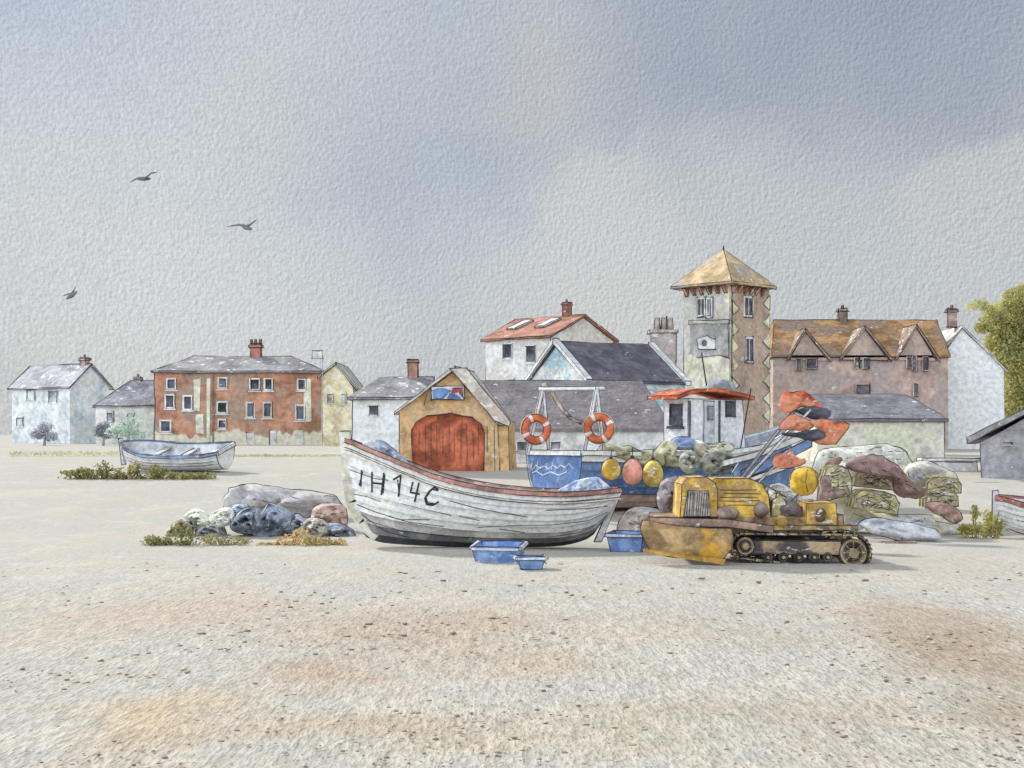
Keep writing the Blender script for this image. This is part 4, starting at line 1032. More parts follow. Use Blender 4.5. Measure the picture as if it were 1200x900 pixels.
# bow shapes of the blue boat's right side
def blue_boats():
    # a second blue boat, bow up, showing right of the net bale
    D = 33.0
    root = thing('upturned_dinghy', 'blue and white dinghy with raised bow behind the bulldozer engine', 'boat', (P(900, 0, D).x, D, g(D)))
    f = lambda px, py, dy=0: P(px, py, D)-root.location+Vector((0, dy, 0))
    mb = MB(D, jit=.4); pts = [f(858, 570), (f(866, 548)), f(890, 546), f(914, 538), f(934, 532), f(936, 562), f(934, 590), f(900, 596), f(866, 592)]
    mb.pillow(pts, .5, 0, .5, amp=.03, seed=3, sub=4); mb.build('hull', wash((104, 128, 168), D, 1.3, white=.08, alt=(92, 120, 164)), root)
    for a, nm, c, w in [([f(846, 543), f(888, 532), f(950, 508)], 'top_plank', (200, 200, 198), .07), ([f(868, 557), f(906, 540), f(950, 518)], 'blue_plank', (98, 124, 166), .11), ([f(866, 566), f(906, 552), f(942, 540)], 'gunwale', (196, 184, 180), .05)]:
        mb = MB(D, jit=.3); n = len(a); vs = []
        up = Vector((0, 0, w)); mb.prism([p-up for p in a]+[p+up for p in reversed(a)], (0, .12, 0), 0, True, 1); mb.v = [v+Vector((0, -.15, 0)) for v in mb.v]; mb.inked = [([p+Vector((0, -.15, 0)) for p in sg], r) for sg, r in mb.inked]
        mb.build(nm, wash(c, D, 1.3, white=.08), root)
    mb = MB(D, jit=.3); mb.prism([f(858, 555), f(868, 540), f(890, 536), f(876, 552), f(866, 572)], (0, .2, 0), 0, True, 1); mb.build('bow_board', wash((118, 138, 168), D, 1.25, white=.15), root)
blue_boats()

# dan flags: poles with red and black flags
def dan(px0, py0, px1, py1, D, label, flags, pc=(150, 146, 146), r=.03):
    o = P(px0, py0, D); root = thing('flag_pole', label, 'flag pole', o, group='fishing marker poles leaning to the right'); f = lambda px, py, dy=0: P(px, py, D)-o+Vector((0, dy, 0))
    mb = MB(D, jit=.3); mb.tube([f(px0, py0), f(px1, py1)], [r*1.3, r], 0, 8, ink=True); mb.build('pole', wash(pc, D, 1.2), root)
    for i, (outl, c, dy) in enumerate(flags):
        mb = MB(D, jit=.4); mb.pillow([f(q[0]+random.uniform(-1.5, 1.5), q[1]+random.uniform(-1.5, 1.5)) for q in outl], .06, 0, dy, amp=.5, seed=i*3+px0, sub=2, rough=.08)
        mb.build('flag', wash(c, D, 1.3, white=.1 if c[0] > 100 else .03, var=.45, alt=(198, 130, 100) if c[0] > 100 else None), root)
RED = (190, 78, 46)
DF = 31.5
dan(864, 566, 946, 462, DF, 'leaning pole with a rust red flag and a black flag at its top',
    [([(912, 470), (917, 461), (921, 457), (928, 460), (940, 459), (950, 464), (962, 474), (964, 484), (950, 481), (938, 477), (926, 484), (914, 480)], RED, -.05),
     ([(932, 481), (944, 477), (958, 478), (971, 482), (964, 493), (950, 492), (940, 487)], (70, 70, 78), -.2)])
dan(870, 566, 950, 480, DF-.4, 'leaning pole carrying an orange flag above a black one and a drooping pale orange one',
    [([(912, 502), (922, 488), (930, 485), (944, 493), (956, 498), (944, 505), (928, 505)], (190, 102, 66), -.05),
     ([(912, 506), (930, 506), (950, 503), (960, 506), (964, 512), (948, 517), (934, 514), (918, 511)], (68, 70, 80), -.25),
     ([(948, 495), (962, 492), (978, 495), (993, 496), (990, 506), (978, 520), (962, 521), (952, 515), (958, 506)], (196, 100, 64), -.12)], (190, 188, 186))
dan(884, 570, 926, 528, DF-.6, 'short marker pole with a single red flag near the blue dinghy',
    [([(904, 540), (910, 532), (922, 532), (926, 525), (932, 534), (944, 539), (936, 545), (920, 549), (908, 548)], (188, 106, 84), -.05)], (196, 190, 184), .015)

# ---------------------------------------------------------------- bulldozer
def bulldozer():
    D = 24.3; s = D/F
    root = thing('bulldozer', 'old yellow tracked bulldozer with rusty blade parked on the shingle', 'bulldozer', (P(900, 0, D).x, D, g(D)))
    o = root.location; f = lambda px, py, dy=0: P(px, py, D)-o+Vector((0, dy, 0))
    M = mat_of(root); Y = (190, 148, 58); YW = dict(white=.14, var=.4, alt=(156, 124, 76))
    YM = wash(Y, D, 1.3, **YW)
    # tracks: near and far
    for ty in (0, 1.15):
        trk = MB(D, jit=.4, rr=.6)
        # oval path
        cL, cR, rL, rR = f(872, 640), f(1000, 648), 15*s, 21*s
        path = []
        top = [f(862, 626), f(900, 622), f(940, 622), f(975, 624)]
        for a in np.linspace(250, 90, 9): path.append(cL+Vector((math.cos(R(a))*rL, 0, math.sin(R(a))*rL)))
        for k in np.linspace(.1, .9, 9): path.append((cL+Vector((0, 0, rL))).lerp(cR+Vector((0, 0, rR)), k))
        for a in np.linspace(90, -90, 13): path.append(cR+Vector((math.cos(R(a))*rR, 0, math.sin(R(a))*rR)))
        for k in np.linspace(.1, .9, 11): path.append((cR-Vector((0, 0, rR))).lerp(cL-Vector((0, 0, rL)), k))
        n = len(path); w = .32
        for i in range(n):
            a, b = path[i], path[(i+1) % n]; d = (b-a).normalized(); nn = Vector((d.z, 0, -d.x)); cc = sum(path, Vector((0, 0, 0)))/n
            if nn.dot((a+b)/2-cc) < 0: nn = -nn
            a2, b2 = a+d*.006, b-d*.006
            trk.prism([a2-nn*.02, b2-nn*.02, b2+nn*.015, a2+nn*.015], (0, w, 0), 0, True, .5)
            m_ = a.lerp(b, .2); trk.prism([m_, m_+d*.015, m_+d*.015+nn*.04, m_+nn*.04], (0, w, 0), 0, False)
        trk.v = [v+Vector((0, ty, 0)) for v in trk.v]; trk.inked = [([p+Vector((0, ty, 0)) for p in sg], r) for sg, r in trk.inked]
        t_ = trk.build('track', wash((134, 120, 100), D, 1.2, white=.2, var=.5, alt=(170, 146, 100)), root)
        for c, r, nm in [(cR, 17*s, 'sprocket'), (cL+Vector((.02, 0, 0)), 11*s, 'idler_wheel')]+[(f(x, 653), 5.5*s, 'track_roller') for x in (900, 918, 936, 954, 970)]:
            m = MB(D, jit=.3, rr=.7); cc = c+Vector((0, ty, 0))
            m.tube([cc+Vector((0, .02, 0)), cc+Vector((0, w-.03, 0))], r*.96, 0, 22, smooth=False)
            m.ring(cc+Vector((0, .01, 0)), r*.85, r*.13, 'y', 1, 26, 6); m.tube([cc+Vector((0, -.05, 0)), cc+Vector((0, .1, 0))], r*.35, 1, 12, smooth=False)
            m.line([cc+Vector((math.cos(a)*r*.97, -.01, math.sin(a)*r*.97)) for a in np.linspace(0, 6.1, 16)]); m.line([cc+Vector((math.cos(a)*r*.55, -.01, math.sin(a)*r*.55)) for a in np.linspace(0, 6.1, 14)])
            if nm == 'sprocket':
                for k in range(8):
                    a = k*math.pi/4; m.tube([cc+Vector((math.cos(a)*r*.3, 0, math.sin(a)*r*.3)), cc+Vector((math.cos(a)*r*.8, 0, math.sin(a)*r*.8))], r*.06, 1, 6)
            m.build(nm, [wash((104, 94, 86), D, 1.1, white=.15, var=.6, alt=(160, 136, 100)), wash((150, 130, 98), D, 1.15, white=.1)], t_)
        m = MB(D, jit=.5, rr=.7); m.box(f(880, 0).x, f(985, 0).x, ty+.04, ty+.26, f(0, 650).z, f(0, 634).z, 0, True, jit=1)
        m.build('track_frame', wash((150, 128, 98), D, 1.15, white=.12, var=.5, alt=(84, 78, 76)), t_)
    # fender plate over track
    m = MB(D, jit=.5); m.box(f(902, 0).x, f(1004, 0).x, -.03, .4, f(0, 621).z, f(0, 616).z, 0, True, jit=.8); m.build('fender', wash((170, 146, 84), D, 1.2, white=.15, alt=(110, 92, 78)), root)
    # main frame under the hood
    m = MB(D, jit=.5); m.prism([f(770, 623, .1), f(905, 628, .1), f(990, 621, .1), f(990, 604, .1), f(905, 606, .1), f(770, 606, .1)], (0, 1.25, 0), 0, True, .7); m.build('chassis', wash((150, 122, 88), D, 1.15, white=.05, var=.4, alt=(128, 108, 94)), root)
    # hood: rounded, two sections
    def hood(pts, dy0, w, nm, mat):
        m = MB(D, jit=.4); m.prism([f(*q, dy0) for q in pts], (0, w, 0), 0, True, .9)
        return m, nm, mat
    m = MB(D, jit=.4); m.prism([f(*q, .12) for q in [(826, 606), (828, 568), (840, 561), (880, 561), (894, 567), (902, 580), (905, 606)]], (0, .95, 0), 0, True, .9)
    m.pen(M, [[(846+random.uniform(-3, 3), y), (866, y+random.uniform(-1, 1)), (888+random.uniform(-4, 4), y+random.uniform(-1, 1))] for y in (574, 578, 583, 587, 592)], 1.0)
    hd = m.build('engine_hood', YM, root)
    m = MB(D, jit=.4); m.prism([f(*q, .0) for q in [(797, 606), (799, 568), (806, 560), (828, 559), (838, 566), (841, 576), (840, 606)]], (0, 1.15, 0), 0, True, .9)
    rc = m.build('radiator_cowl', YM, root)
    m = MB(D, jit=.4); m.prism([f(*q, -.03) for q in [(801, 605), (806, 575), (830, 575), (832, 605)]], (0, .04, 0), 0, True, 1)
    m.pen(M, [[(x+random.uniform(-.7, .7)+2, 577), (x+random.uniform(-.7, .7), 604)] for x in np.arange(805, 830, 2.6)], .9)
    m.build('grille', wash((150, 142, 136), D, 1.2, white=.1, var=.4, streak=(1, 1, .1)), rc)
    for cx, cy, rx, ry, c in [(852, 602, 14, 9, (140, 124, 110)), (893, 598, 9, 10, (128, 112, 104)), (916, 612, 8, 8, (178, 146, 72))]:
        m = MB(D); m.blob(f(cx, cy, .1), (rx*s, .22, ry*s), 0, 16, 10, .25, 2, cx); m.build('engine_part', wash(c, D, 1.15, white=.08, var=.4), root)
    # seat, levers, tank
    m = MB(D, jit=.4); m.pillow([f(*q) for q in [(914, 612), (912, 594), (922, 586), (938, 588), (946, 600), (945, 614), (930, 616)]], .26, 0, .45, seed=5, amp=.08); m.build('seat', wash((112, 100, 98), D, 1.15, white=.06, var=.3), root)
    m = MB(D, jit=.4)
    for a, b in [((905, 606), (899, 572)), ((908, 606), (914, 578)), ((912, 604), (940, 580)), ((896, 566), (926, 584)), ((892, 575), (920, 600))]: m.tube([f(*a, .3), f(*b, .3)], .016, 0, 6)
    for q in ((899, 572), (914, 578)): m.blob(f(*q, .3), (.03, .03, .03), 0)
    m.build('lever', wash((100, 96, 92), D, 1.0), root)
    m = MB(D, jit=.4); m.prism([f(*q, .25) for q in [(907, 612), (908, 588), (918, 580), (924, 590), (922, 612)]], (0, .5, 0), 0, True, .7); m.build('dash_panel', wash((158, 148, 98), D, 1.2, white=.2), root)
    m = MB(D, jit=.5); m.box(f(945, 0).x, f(981, 0).x, .04, .78, f(0, 616).z, f(0, 590).z, 0, True, jit=1, prob=1); fu = m.build('fuel_tank', YM, root)
    m = MB(D); m.blob(f(962, 604, .03), (7*s, .04, 8*s), 0, 14, 8, .2, 2, 1); m.build('tank_hatch', wash((110, 92, 62), D, 1.1), fu)
    m = MB(D); m.tube([f(955, 591, .4), f(955, 586, .4)], 4*s, 0, 10); m.build('filler_cap', wash((120, 110, 96), D), fu)
    # push arms
    m = MB(D, jit=.4); m.prism([f(760, 616, -.1), f(760, 606, -.1), f(850, 608, -.1), f(905, 616, -.1), (f(905, 624, -.1)), f(850, 617, -.1)], (0, .14, 0), 0, True, .9); m.build('push_arm', wash((156, 128, 108), D, 1.2, white=.1, var=.3), root)
    # blade: curved mouldboard, seen from the front-left: sweep
    m = MB(D, jit=.4, rr=.6); n = 8; ends = [(750, 852)]
    A0, A1 = [(752, 609), (749, 620), (752, 630), (759, 642), (770, 648)], [(853, 618), (855, 628), (852, 640), (846, 648), (840, 656)]
    vs = []; cols = 12
    for i, (l, r) in enumerate(zip(A0, A1)):
        for j in range(cols+1):
            u = j/cols; px = l[0]+(r[0]-l[0])*u; py = l[1]+(r[1]-l[1])*u+ (2.5*math.sin(u*math.pi) if i < 4 else 1.5*math.sin(u*7))
            bow = [.10, -.02, -.06, -.04, .06][i]; vs.append(f(px, py, -.45+.25*(1-u)+bow))
    nv = len(vs); vs += [v+Vector((.0, .05, 0)) for v in vs]; fs = []
    for k in range(2):
        for i in range(4):
            for j in range(cols):
                q = k*nv+i*(cols+1)+j; fs.append((q, q+1, q+cols+2, q+cols+1))
    rim = [j for j in range(cols+1)]+[i*(cols+1)+cols for i in range(1, 5)]+[4*(cols+1)+j for j in range(cols-1, -1, -1)]+[i*(cols+1) for i in range(3, 0, -1)]
    for a, b in zip(rim, rim[1:]+rim[:1]): fs.append((a, b, b+nv, a+nv))
    m.add(vs, fs, 0, False, True); m.line([vs[j] for j in rim]+[vs[rim[0]]])
    m.build('blade', wash((158, 128, 86), D, 1.25, white=.03, var=.35, alt=(190, 140, 50)), root)
    m = MB(D, jit=.4); m.prism([f(753, 646, -.22), f(753, 642, -.22), f(846, 653, -.46), f(843, 659, -.46)], (0, .08, 0), 0, True, .6); m.build('cutting_edge', wash((176, 134, 60), D, 1.2, white=.05), root)
    m = MB(D, jit=.4); m.tube([f(836, 606, .2), f(812, 618, -.2)], .04, 0, 8); m.build('lift_ram', wash((120, 110, 104), D), root)
bulldozer()

# ---------------------------------------------------------------- clutter around the boats and machine
lump('net_bundle', 'dark grey mesh bundle leaning behind the bulldozer radiator', 'net', [(772, 598), (769, 578), (776, 563), (792, 558), (802, 566), (804, 585), (797, 602), (784, 606)], 26.0, (126, 118, 120), .25, white=.12, pen=scrib(775, 565, 798, 600, 12, 9))
lump('sack', 'grey pink sack between the boat stern and the bulldozer blade', 'sack', [(724, 625), (728, 604), (744, 594), (770, 597), (775, 612), (762, 628), (740, 632)], 27.6, (186, 168, 158), .25, white=.15, alt=(150, 146, 146), pen=scrib(732, 600, 768, 618, 5, 14, 0))
lump('buoy', 'large yellow buoy behind the bulldozer fuel tank', 'buoy', [(926, 562), (930, 551), (942, 547), (955, 551), (958, 566), (950, 578), (938, 581), (928, 574)], 27.5, (190, 150, 46), .3, amp=.04, white=.05, pen=[[(946, 550), (944, 565), (947, 578)], [(955, 553), (958, 566)]])
lump('tarpaulin', 'grey scribbled tarpaulin beside the yellow buoy', 'tarpaulin', [(902, 588), (900, 572), (914, 566), (930, 576), (942, 586), (940, 596), (920, 594)], 26.8, (168, 168, 164), .2, white=.25, pen=scrib(905, 572, 930, 590, 6, 14))
# blue tarp pieces in front of the boats
def crate(px, py, w, h, d, rz, label, rgb, tilt=0):
    D = gdepth(py); s = D/F; root = thing('fish_box', label, 'fish box', (P(px, 0, D).x, D+d/2, g(D)+.01), rz, rx=tilt)
    W_, t_ = w/2, .03; m = MB(D, jit=.4); dd = d/2; fl = .06   # sides flare outwards to the rim
    lo = [(-W_+fl, -dd+fl), (W_-fl, -dd+fl), (W_-fl, dd-fl), (-W_+fl, dd-fl)]; hi = [(-W_, -dd), (W_, -dd), (W_, dd), (-W_, dd)]
    def q(p, k, z): return Vector((p[0]*k, p[1]*k, z))
    vs = [q(p, 1, 0) for p in lo]+[q(p, 1, h) for p in hi]+[q(p, .92, h) for p in hi]+[q(p, .9, .03) for p in lo]
    m.add(vs, [(3, 2, 1, 0)]+[(i, (i+1) % 4, (i+1) % 4+4, i+4) for i in range(4)]+[(i+4, (i+1) % 4+4, (i+1) % 4+8, i+8) for i in range(4)]+[(i+8, (i+1) % 4+8, (i+1) % 4+12, i+12) for i in range(4)]+[(12, 13, 14, 15)], 0, True, prob=.9)
    m.build('box_body', wash(rgb, D, 1.3, white=.12, var=.28, alt=(96, 124, 176)), root)
    m = MB(D, jit=.4)
    for a, b in zip(hi, hi[1:]+hi[:1]):
        a, b = Vector((*a, h)), Vector((*b, h)); n = (b-a).cross(Vector((0, 0, 1))).normalized()
        m.prism([a, b, b+n*.035, a+n*.035], (0, 0, -.05), 0, True, .6)
    m.build('rim', wash((170, 184, 208), D, 1.3, white=.3, var=.2), root)
    for sx in (-1, 1):
        m = MB(D); m.tube([(sx*(W_+.01), -.08, h-.1), (sx*(W_+.03), 0, h-.12), (sx*(W_+.01), .08, h-.1)], .012, 0, 6); m.build('handle', wash((150, 160, 180), D, 1.2), root)
crate(585, 660, .84, .3, .62, R(-12), 'long blue fish box lying in front of the white clinker boat', (124, 150, 192), R(6))
crate(622, 668, .46, .2, .34, R(6), 'small blue fish box touching the corner of the longer one', (116, 144, 190))
crate(738, 647, .72, .34, .5, R(-22), 'blue fish box standing at the foot of the rusty blade', (112, 140, 188), R(4))

# lobster pots
POT = []
def pot(cx, cy, w, h, D, label, tilt=0, rgb=(164, 156, 112)):
    s = D/F; gz = P(cx, cy+h/2, D).z
    o = Vector((P(cx, 0, D).x, D, gz)); root = thing('lobster_pot', label, 'lobster pot', o, group='lobster pots piled right of the bulldozer', ry=tilt)
    W_, H_, dd = w*s/2, h*s, .5
    prof = [(-W_, 0), (-W_, H_*.55), (-W_*.75, H_*.9), (-W_*.3, H_), (W_*.3, H_), (W_*.75, H_*.9), (W_, H_*.55), (W_, 0)]
    m = MB(D, jit=.4); m.prism([(x*.94, 0, z*.95+.01) for x, z in prof], (0, dd, 0), 0, False)
    M = mat_of(root)
    m.pen(M, scrib(cx-w*.42, cy-h*.35, cx+w*.3, cy+h*.4, int(w*h/55)+4, w*.35, 0)+scrib(cx-w*.4, cy-h*.2, cx+w*.35, cy+h*.3, 4, h*.5, 1.4), .7)
    m.build('netting', wash(rgb, D, 1.3, white=.18, var=.3, alt=(146, 136, 110)), root)
    m = MB(D, jit=.3)
    for y in (0, dd/2, dd):
        for a, b in zip(prof, prof[1:]+prof[:1]): m.tube([(a[0], y, a[1]), (b[0], y, b[1])], .9*s, 0, 6)
        if y == 0:
            for a, b in zip(prof, prof[1:]+prof[:1]): m.line([(a[0], -.01, a[1]), (b[0], -.01, b[1])])
    for a in prof: m.tube([(a[0], 0, a[1]), (a[0], dd, a[1])], .7*s, 0, 6)
    m.build('frame', wash((150, 140, 104), D, 1.2, white=.1), root)
pot(981, 564, 34, 36, 31, 'rounded olive lobster pot nearest the yellow buoy', 0, (158, 150, 112))
pot(1026, 561, 50, 22, 32, 'long olive lobster pot on top, under the brown net', R(6), (168, 160, 112))
pot(1025, 587, 54, 24, 30.5, 'long olive lobster pot below another of its size', R(9), (156, 146, 96))
pot(1106, 568, 40, 18, 33, 'pale olive lobster pot topmost at the right end of the pile', R(2), (176, 168, 126))
pot(1104, 584, 38, 20, 32.5, 'squat olive lobster pot lowest at the right end of the pile', R(-2), (156, 148, 110))
lump('fishing_net', 'dark brown net sagging down over the lobster pots', 'net', [(990, 546), (1004, 536), (1022, 533), (1040, 538), (1056, 550), (1070, 566), (1086, 572), (1084, 582), (1066, 584), (1048, 578), (1046, 562), (1026, 556), (1006, 554)], 31.3, (140, 112, 104), .26, white=.06, var=.25, rough=.08, pen=scrib(1000, 540, 1070, 575, 12, 12, .5))
lump('fishing_net', 'small brown net scrap left of the round lobster pot', 'net', [(958, 588), (960, 572), (962, 560), (970, 558), (976, 572), (988, 574), (990, 580), (974, 586)], 30, (138, 114, 106), .14, white=.1)
lump('fishing_net', 'pinkish brown net trailing onto the shingle at the end of the pot pile', 'net', [(1084, 590), (1100, 588), (1118, 594), (1128, 606), (1118, 614), (1104, 606), (1092, 600)], 31, (158, 126, 114), .14, white=.12)
lump('rag', 'little brown rag lying above the round lobster pot', 'rag', [(966, 546), (972, 538), (986, 536), (984, 543), (974, 548)], 33, (148, 120, 110), .08, white=.1)
lump('rope_coil', 'small grey oval rope coil behind the brown net', 'rope', [(1066, 560), (1064, 550), (1074, 549), (1084, 558), (1082, 568), (1074, 568)], 33.4, (170, 168, 168), .12, white=.1)
lump('tarpaulin', 'blue grey tarpaulin spread on the shingle right of the track', 'tarpaulin', [(1004, 612), (1022, 606), (1060, 612), (1096, 620), (1100, 632), (1070, 638), (1040, 630), (1016, 622)], 29.4, (164, 167, 176), .2, white=.2, rough=.12, amp=.3, alt=(184, 184, 186), pen=scrib(1050, 628, 1100, 640, 4, 12, 1.4))
lump('tarpaulin', 'pale lilac tarpaulin heaped behind the lobster pots', 'tarpaulin', [(1058, 560), (1066, 544), (1086, 540), (1106, 548), (1120, 556), (1122, 572), (1090, 576), (1070, 572)], 34.5, (178, 174, 174), .25, white=.1, alt=(196, 188, 164))
lump('sack', 'white canvas heap under the lobster pots', 'sack', [(958, 606), (964, 586), (990, 580), (1010, 598), (1050, 602), (1092, 604), (1124, 614), (1130, 624), (1090, 630), (1000, 616), (984, 628), (962, 622)], 31.8, (196, 194, 190), .3, white=.2, alt=(186, 180, 150), rough=.12, pen=scrib(970, 590, 1120, 622, 16, 22, .1))
lump('tarpaulin', 'pale beige tarpaulin low behind the orange flags', 'tarpaulin', [(956, 556), (958, 530), (990, 524), (1040, 520), (1060, 530), (1072, 552), (1040, 560), (1000, 560)], 38, (194, 190, 174), .4, white=.3, rough=.1, amp=.3, pen=scrib(960, 526, 1066, 552, 12, 24, .0))
def plank(px0, py0, px1, py1, D, rgb, label, w=3):
    o = P((px0+px1)/2, (py0+py1)/2, D); m = MB(D, jit=.4); a, b = P(px0, py0, D)-o, P(px1, py1, D)-o; u = Vector((0, 0, w*D/F))
    m.prism([a-u*.4, b-u*.5, b+u*.5, a+u*.5], (0, .2, 0), 0, True, .8); tag(m.build('plank', wash(rgb, D, 1.2, white=.08, var=.3), None, o), label, 'plank')
plank(1037, 637, 1074, 636, gdepth(638), (156, 128, 116), 'short reddish plank lying on the shingle right of the bulldozer')
plank(1110, 541, 1140, 541, 46, (96, 94, 96), 'thin dark plank on the low pale wall', 1.2)

# left heap
lump('tarpaulin', 'large grey tarpaulin mound at the bow of the clinker boat', 'tarpaulin', [(262, 596), (262, 580), (276, 570), (300, 567), (326, 571), (352, 574), (384, 578), (398, 586), (396, 604), (376, 618), (340, 616), (300, 606), (276, 604)], gdepth(612)+1.0, (160, 156, 160), .6, amp=.35, rough=.07, white=.06, var=.14, alt=(172, 166, 160), pen=scrib(280, 575, 390, 600, 10, 18, .1))
lump('boulder', 'pinkish boulder against the bow of the clinker boat', 'rock', [(364, 606), (370, 594), (384, 590), (402, 592), (408, 606), (404, 622), (384, 626), (366, 620)], gdepth(618)-.6, (186, 158, 144), .35, white=.1, pen=[[(366, 600), (384, 604), (404, 600)], [(384, 612), (400, 608)]])
for i, (ol, c, lb) in enumerate([([(272, 618), (280, 604), (292, 596), (302, 600), (304, 616), (296, 626), (280, 624)], (108, 116, 128), 'dark blue grey rock in the middle of the left heap'),
                  ([(300, 628), (304, 608), (316, 594), (334, 598), (346, 612), (340, 624), (318, 634)], (106, 114, 128), 'largest dark blue grey rock below the tarpaulin mound'),
                  ([(334, 624), (336, 608), (350, 604), (362, 614), (356, 626)], (140, 144, 156), 'lighter grey rock between the dark rock and the pink boulder'),
                  ([(374, 628), (380, 618), (396, 614), (412, 622), (414, 632), (396, 634)], (104, 110, 122), 'flat dark rock tucked under the boat stem'),
                  ([(232, 628), (236, 616), (250, 610), (262, 618), (262, 630)], (150, 154, 160), 'pale grey rock among the weeds of the left heap'),
                  ([(218, 612), (222, 602), (232, 598), (246, 606), (254, 614), (240, 620), (224, 620)], (188, 182, 160), 'cream stone at the top left of the heap'),
                  ([(262, 606), (268, 596), (282, 592), (292, 600), (286, 612), (270, 614)], (124, 132, 146), 'blue grey rock wedged under the left end of the tarpaulin mound'),
                  ([(286, 634), (290, 622), (304, 616), (316, 626), (310, 638)], (128, 130, 134), 'small grey rock in front of the two darkest rocks'),
                  ([(352, 630), (356, 614), (370, 608), (384, 616), (382, 632)], (150, 142, 130), 'tan grey rock in front of the pink boulder'),
                  ([(196, 628), (202, 616), (214, 608), (224, 616), (222, 630)], (170, 166, 140), 'olive cream stone at the left foot of the heap'),
                  ([(246, 612), (252, 602), (264, 596), (272, 602), (272, 614), (258, 618)], (192, 186, 170), 'cream stone leaning on the grey tarpaulin mound')]):
    lump('rock', lb, 'rock', [(x+(x-sum(q[0] for q in ol)/len(ol))*.12, y+(y-max(q[1] for q in ol))*.1) for x, y in ol], gdepth(628)+random.uniform(-.3, .4), tuple(v+12 for v in c), .24, white=.16, var=.45, amp=.5, rough=.16, smooth=False, sub=2, alt=tuple(v+34 for v in c), pen=scrib(min(q[0] for q in ol), min(q[1] for q in ol), max(q[0] for q in ol), max(q[1] for q in ol), 6, 11, .3))

# ---------------------------------------------------------------- plants
def leaves(name, label, cat, region, D, rgbs, n, size=2.2, depth=.5, stuff=False, group=None, parts=True):
    """region: list of (px, py, rx, ry) ellipses; leafy clump of many small faces around stems rooted at ground"""
    xs = [r[0] for r in region]; cx = sum(xs)/len(xs); o = Vector((P(cx, 0, D).x, D, g(D))); s = D/F
    m = MB(D); nc = len(rgbs)
    tot = sum(r[2]*r[3] for r in region)
    for (px, py, rx, ry) in region:
        for _ in range(int(n*rx*ry/tot)):
            a = random.uniform(0, 2*math.pi); q = random.random()**.5; c = P(px+math.cos(a)*rx*q, py+math.sin(a)*ry*q, D)-o
            c.y += random.gauss(0, depth*.4)
            if c.z+o.z < g(D+c.y)+.01: c.z = g(D+c.y)+.01-o.z+random.random()*.03
            if random.random() < .3: c.z = random.random()*max(c.z, .05)
            L = size*s*random.uniform(.6, 1.7); d = Vector((random.gauss(0, 1), random.gauss(0, .7), random.gauss(.6, .7))).normalized(); w = d.cross(Vector((random.gauss(0, 1), random.gauss(0, 1), random.gauss(0, 1)))).normalized()
            m.add([c-d*L, c+w*L*.45, c+d*L, c-w*L*.45], [(0, 1, 2, 3)], random.randrange(nc), False)
    mats = [foliage(c, 1.4, .35) for c in rgbs]
    if stuff: ob = m.build(name, mats, None, o); ob['kind'] = 'stuff'; return ob
    root = thing(name, label, cat, o, group=group)
    m.build('foliage', mats, root)
    m = MB(D)
    for (px, py, rx, ry) in region:
        for _ in range(3):
            b = P(px+random.uniform(-.8, .8)*rx, py-ry*random.uniform(.0, .5), D)-o; a = Vector((0, 0, 0)); b.z = max(b.z, .06)
            m.tube([a, Vector((b.x*.6, 0, .02)), b], [.014, .01, .005], 0, 5)
    m.build('stem', wash((110, 104, 70), D, 1.0), root)
    return root
OL = [(132, 128, 84), (112, 108, 66), (150, 146, 104)]
Dw = 46.6
for i, (reg, lb) in enumerate([
    ([(84, 554, 11, 3), (98, 553, 9, 5)], 'sparse olive weed at the left end of the row below the rowing boat'),
    ([(120, 549, 9, 9), (132, 556, 12, 7), (112, 555, 9, 6)], 'tall dark olive weed below the bow of the rowing boat'),
    ([(150, 555, 16, 9), (160, 549, 9, 8), (143, 562, 12, 5)], 'bushy olive weed under the middle of the rowing boat'),
    ([(182, 552, 8, 7), (192, 556, 14, 7), (176, 560, 12, 5)], 'olive weed with round heads beside the bushy one'),
    ([(216, 558, 16, 4.5), (240, 557, 14, 3.5)], 'low dark weed in the shade of the rowing boat stern')]):
    leaves('sea_kale', lb, 'plant', reg, Dw, OL, 420, 2.0, .5, group='weeds in front of the rowing boat')
Dh = gdepth(639)
for reg, lb, cs in [
    ([(176, 632, 9, 4), (188, 634, 12, 5)], 'small olive weed at the left foot of the rock heap', OL),
    ([(212, 622, 12, 10), (206, 634, 18, 7), (226, 630, 12, 8)], 'leafy olive weed climbing the left side of the rock heap', OL),
    ([(250, 632, 14, 6), (276, 634, 18, 5)], 'low olive grey weed below the cream stones', [(150, 146, 112), (132, 128, 84)]),
    ([(318, 640, 18, 4), (340, 634, 16, 7), (352, 626, 9, 6)], 'ochre yellow weed in front of the dark rock', [(184, 156, 98), (168, 142, 88), (192, 172, 126)]),
    ([(372, 634, 18, 6), (398, 636, 10, 4)], 'ochre and olive weed below the pink boulder', [(178, 156, 106), (140, 130, 90)])]:
    leaves('sea_kale', lb, 'plant', reg, Dh, cs, 330, 2.0, .35, group='weeds round the rock heap')
leaves('sea_kale', 'yellow green weed near the red rimmed boat at the right edge', 'plant', [(1160, 608, 7, 10), (1168, 616, 8, 8)], gdepth(630), [(150, 142, 70), (134, 128, 64)], 330, 2.0, .3)
leaves('sea_kale', 'low yellow green weed lying left of the right edge boat', 'plant', [(1134, 620, 12, 5), (1150, 620, 9, 4)], gdepth(630), [(150, 142, 70), (134, 128, 64)], 300, 2.0, .3)
leaves('sea_kale', 'small upright olive sprig above the low weed on the right', 'plant', [(1142, 600, 4, 8)], gdepth(618), [(158, 150, 96)], 100, 2.0, .2)
leaves('grass', None, None, [(x, 537+random.uniform(-2, 2), 13, 3.2) for x in range(280, 400, 14)]+[(x, 531, 10, 2.0) for x in range(20, 150, 22)], 72, [(176, 178, 144), (164, 168, 134)], 2200, 1.4, 2.0, stuff=True)

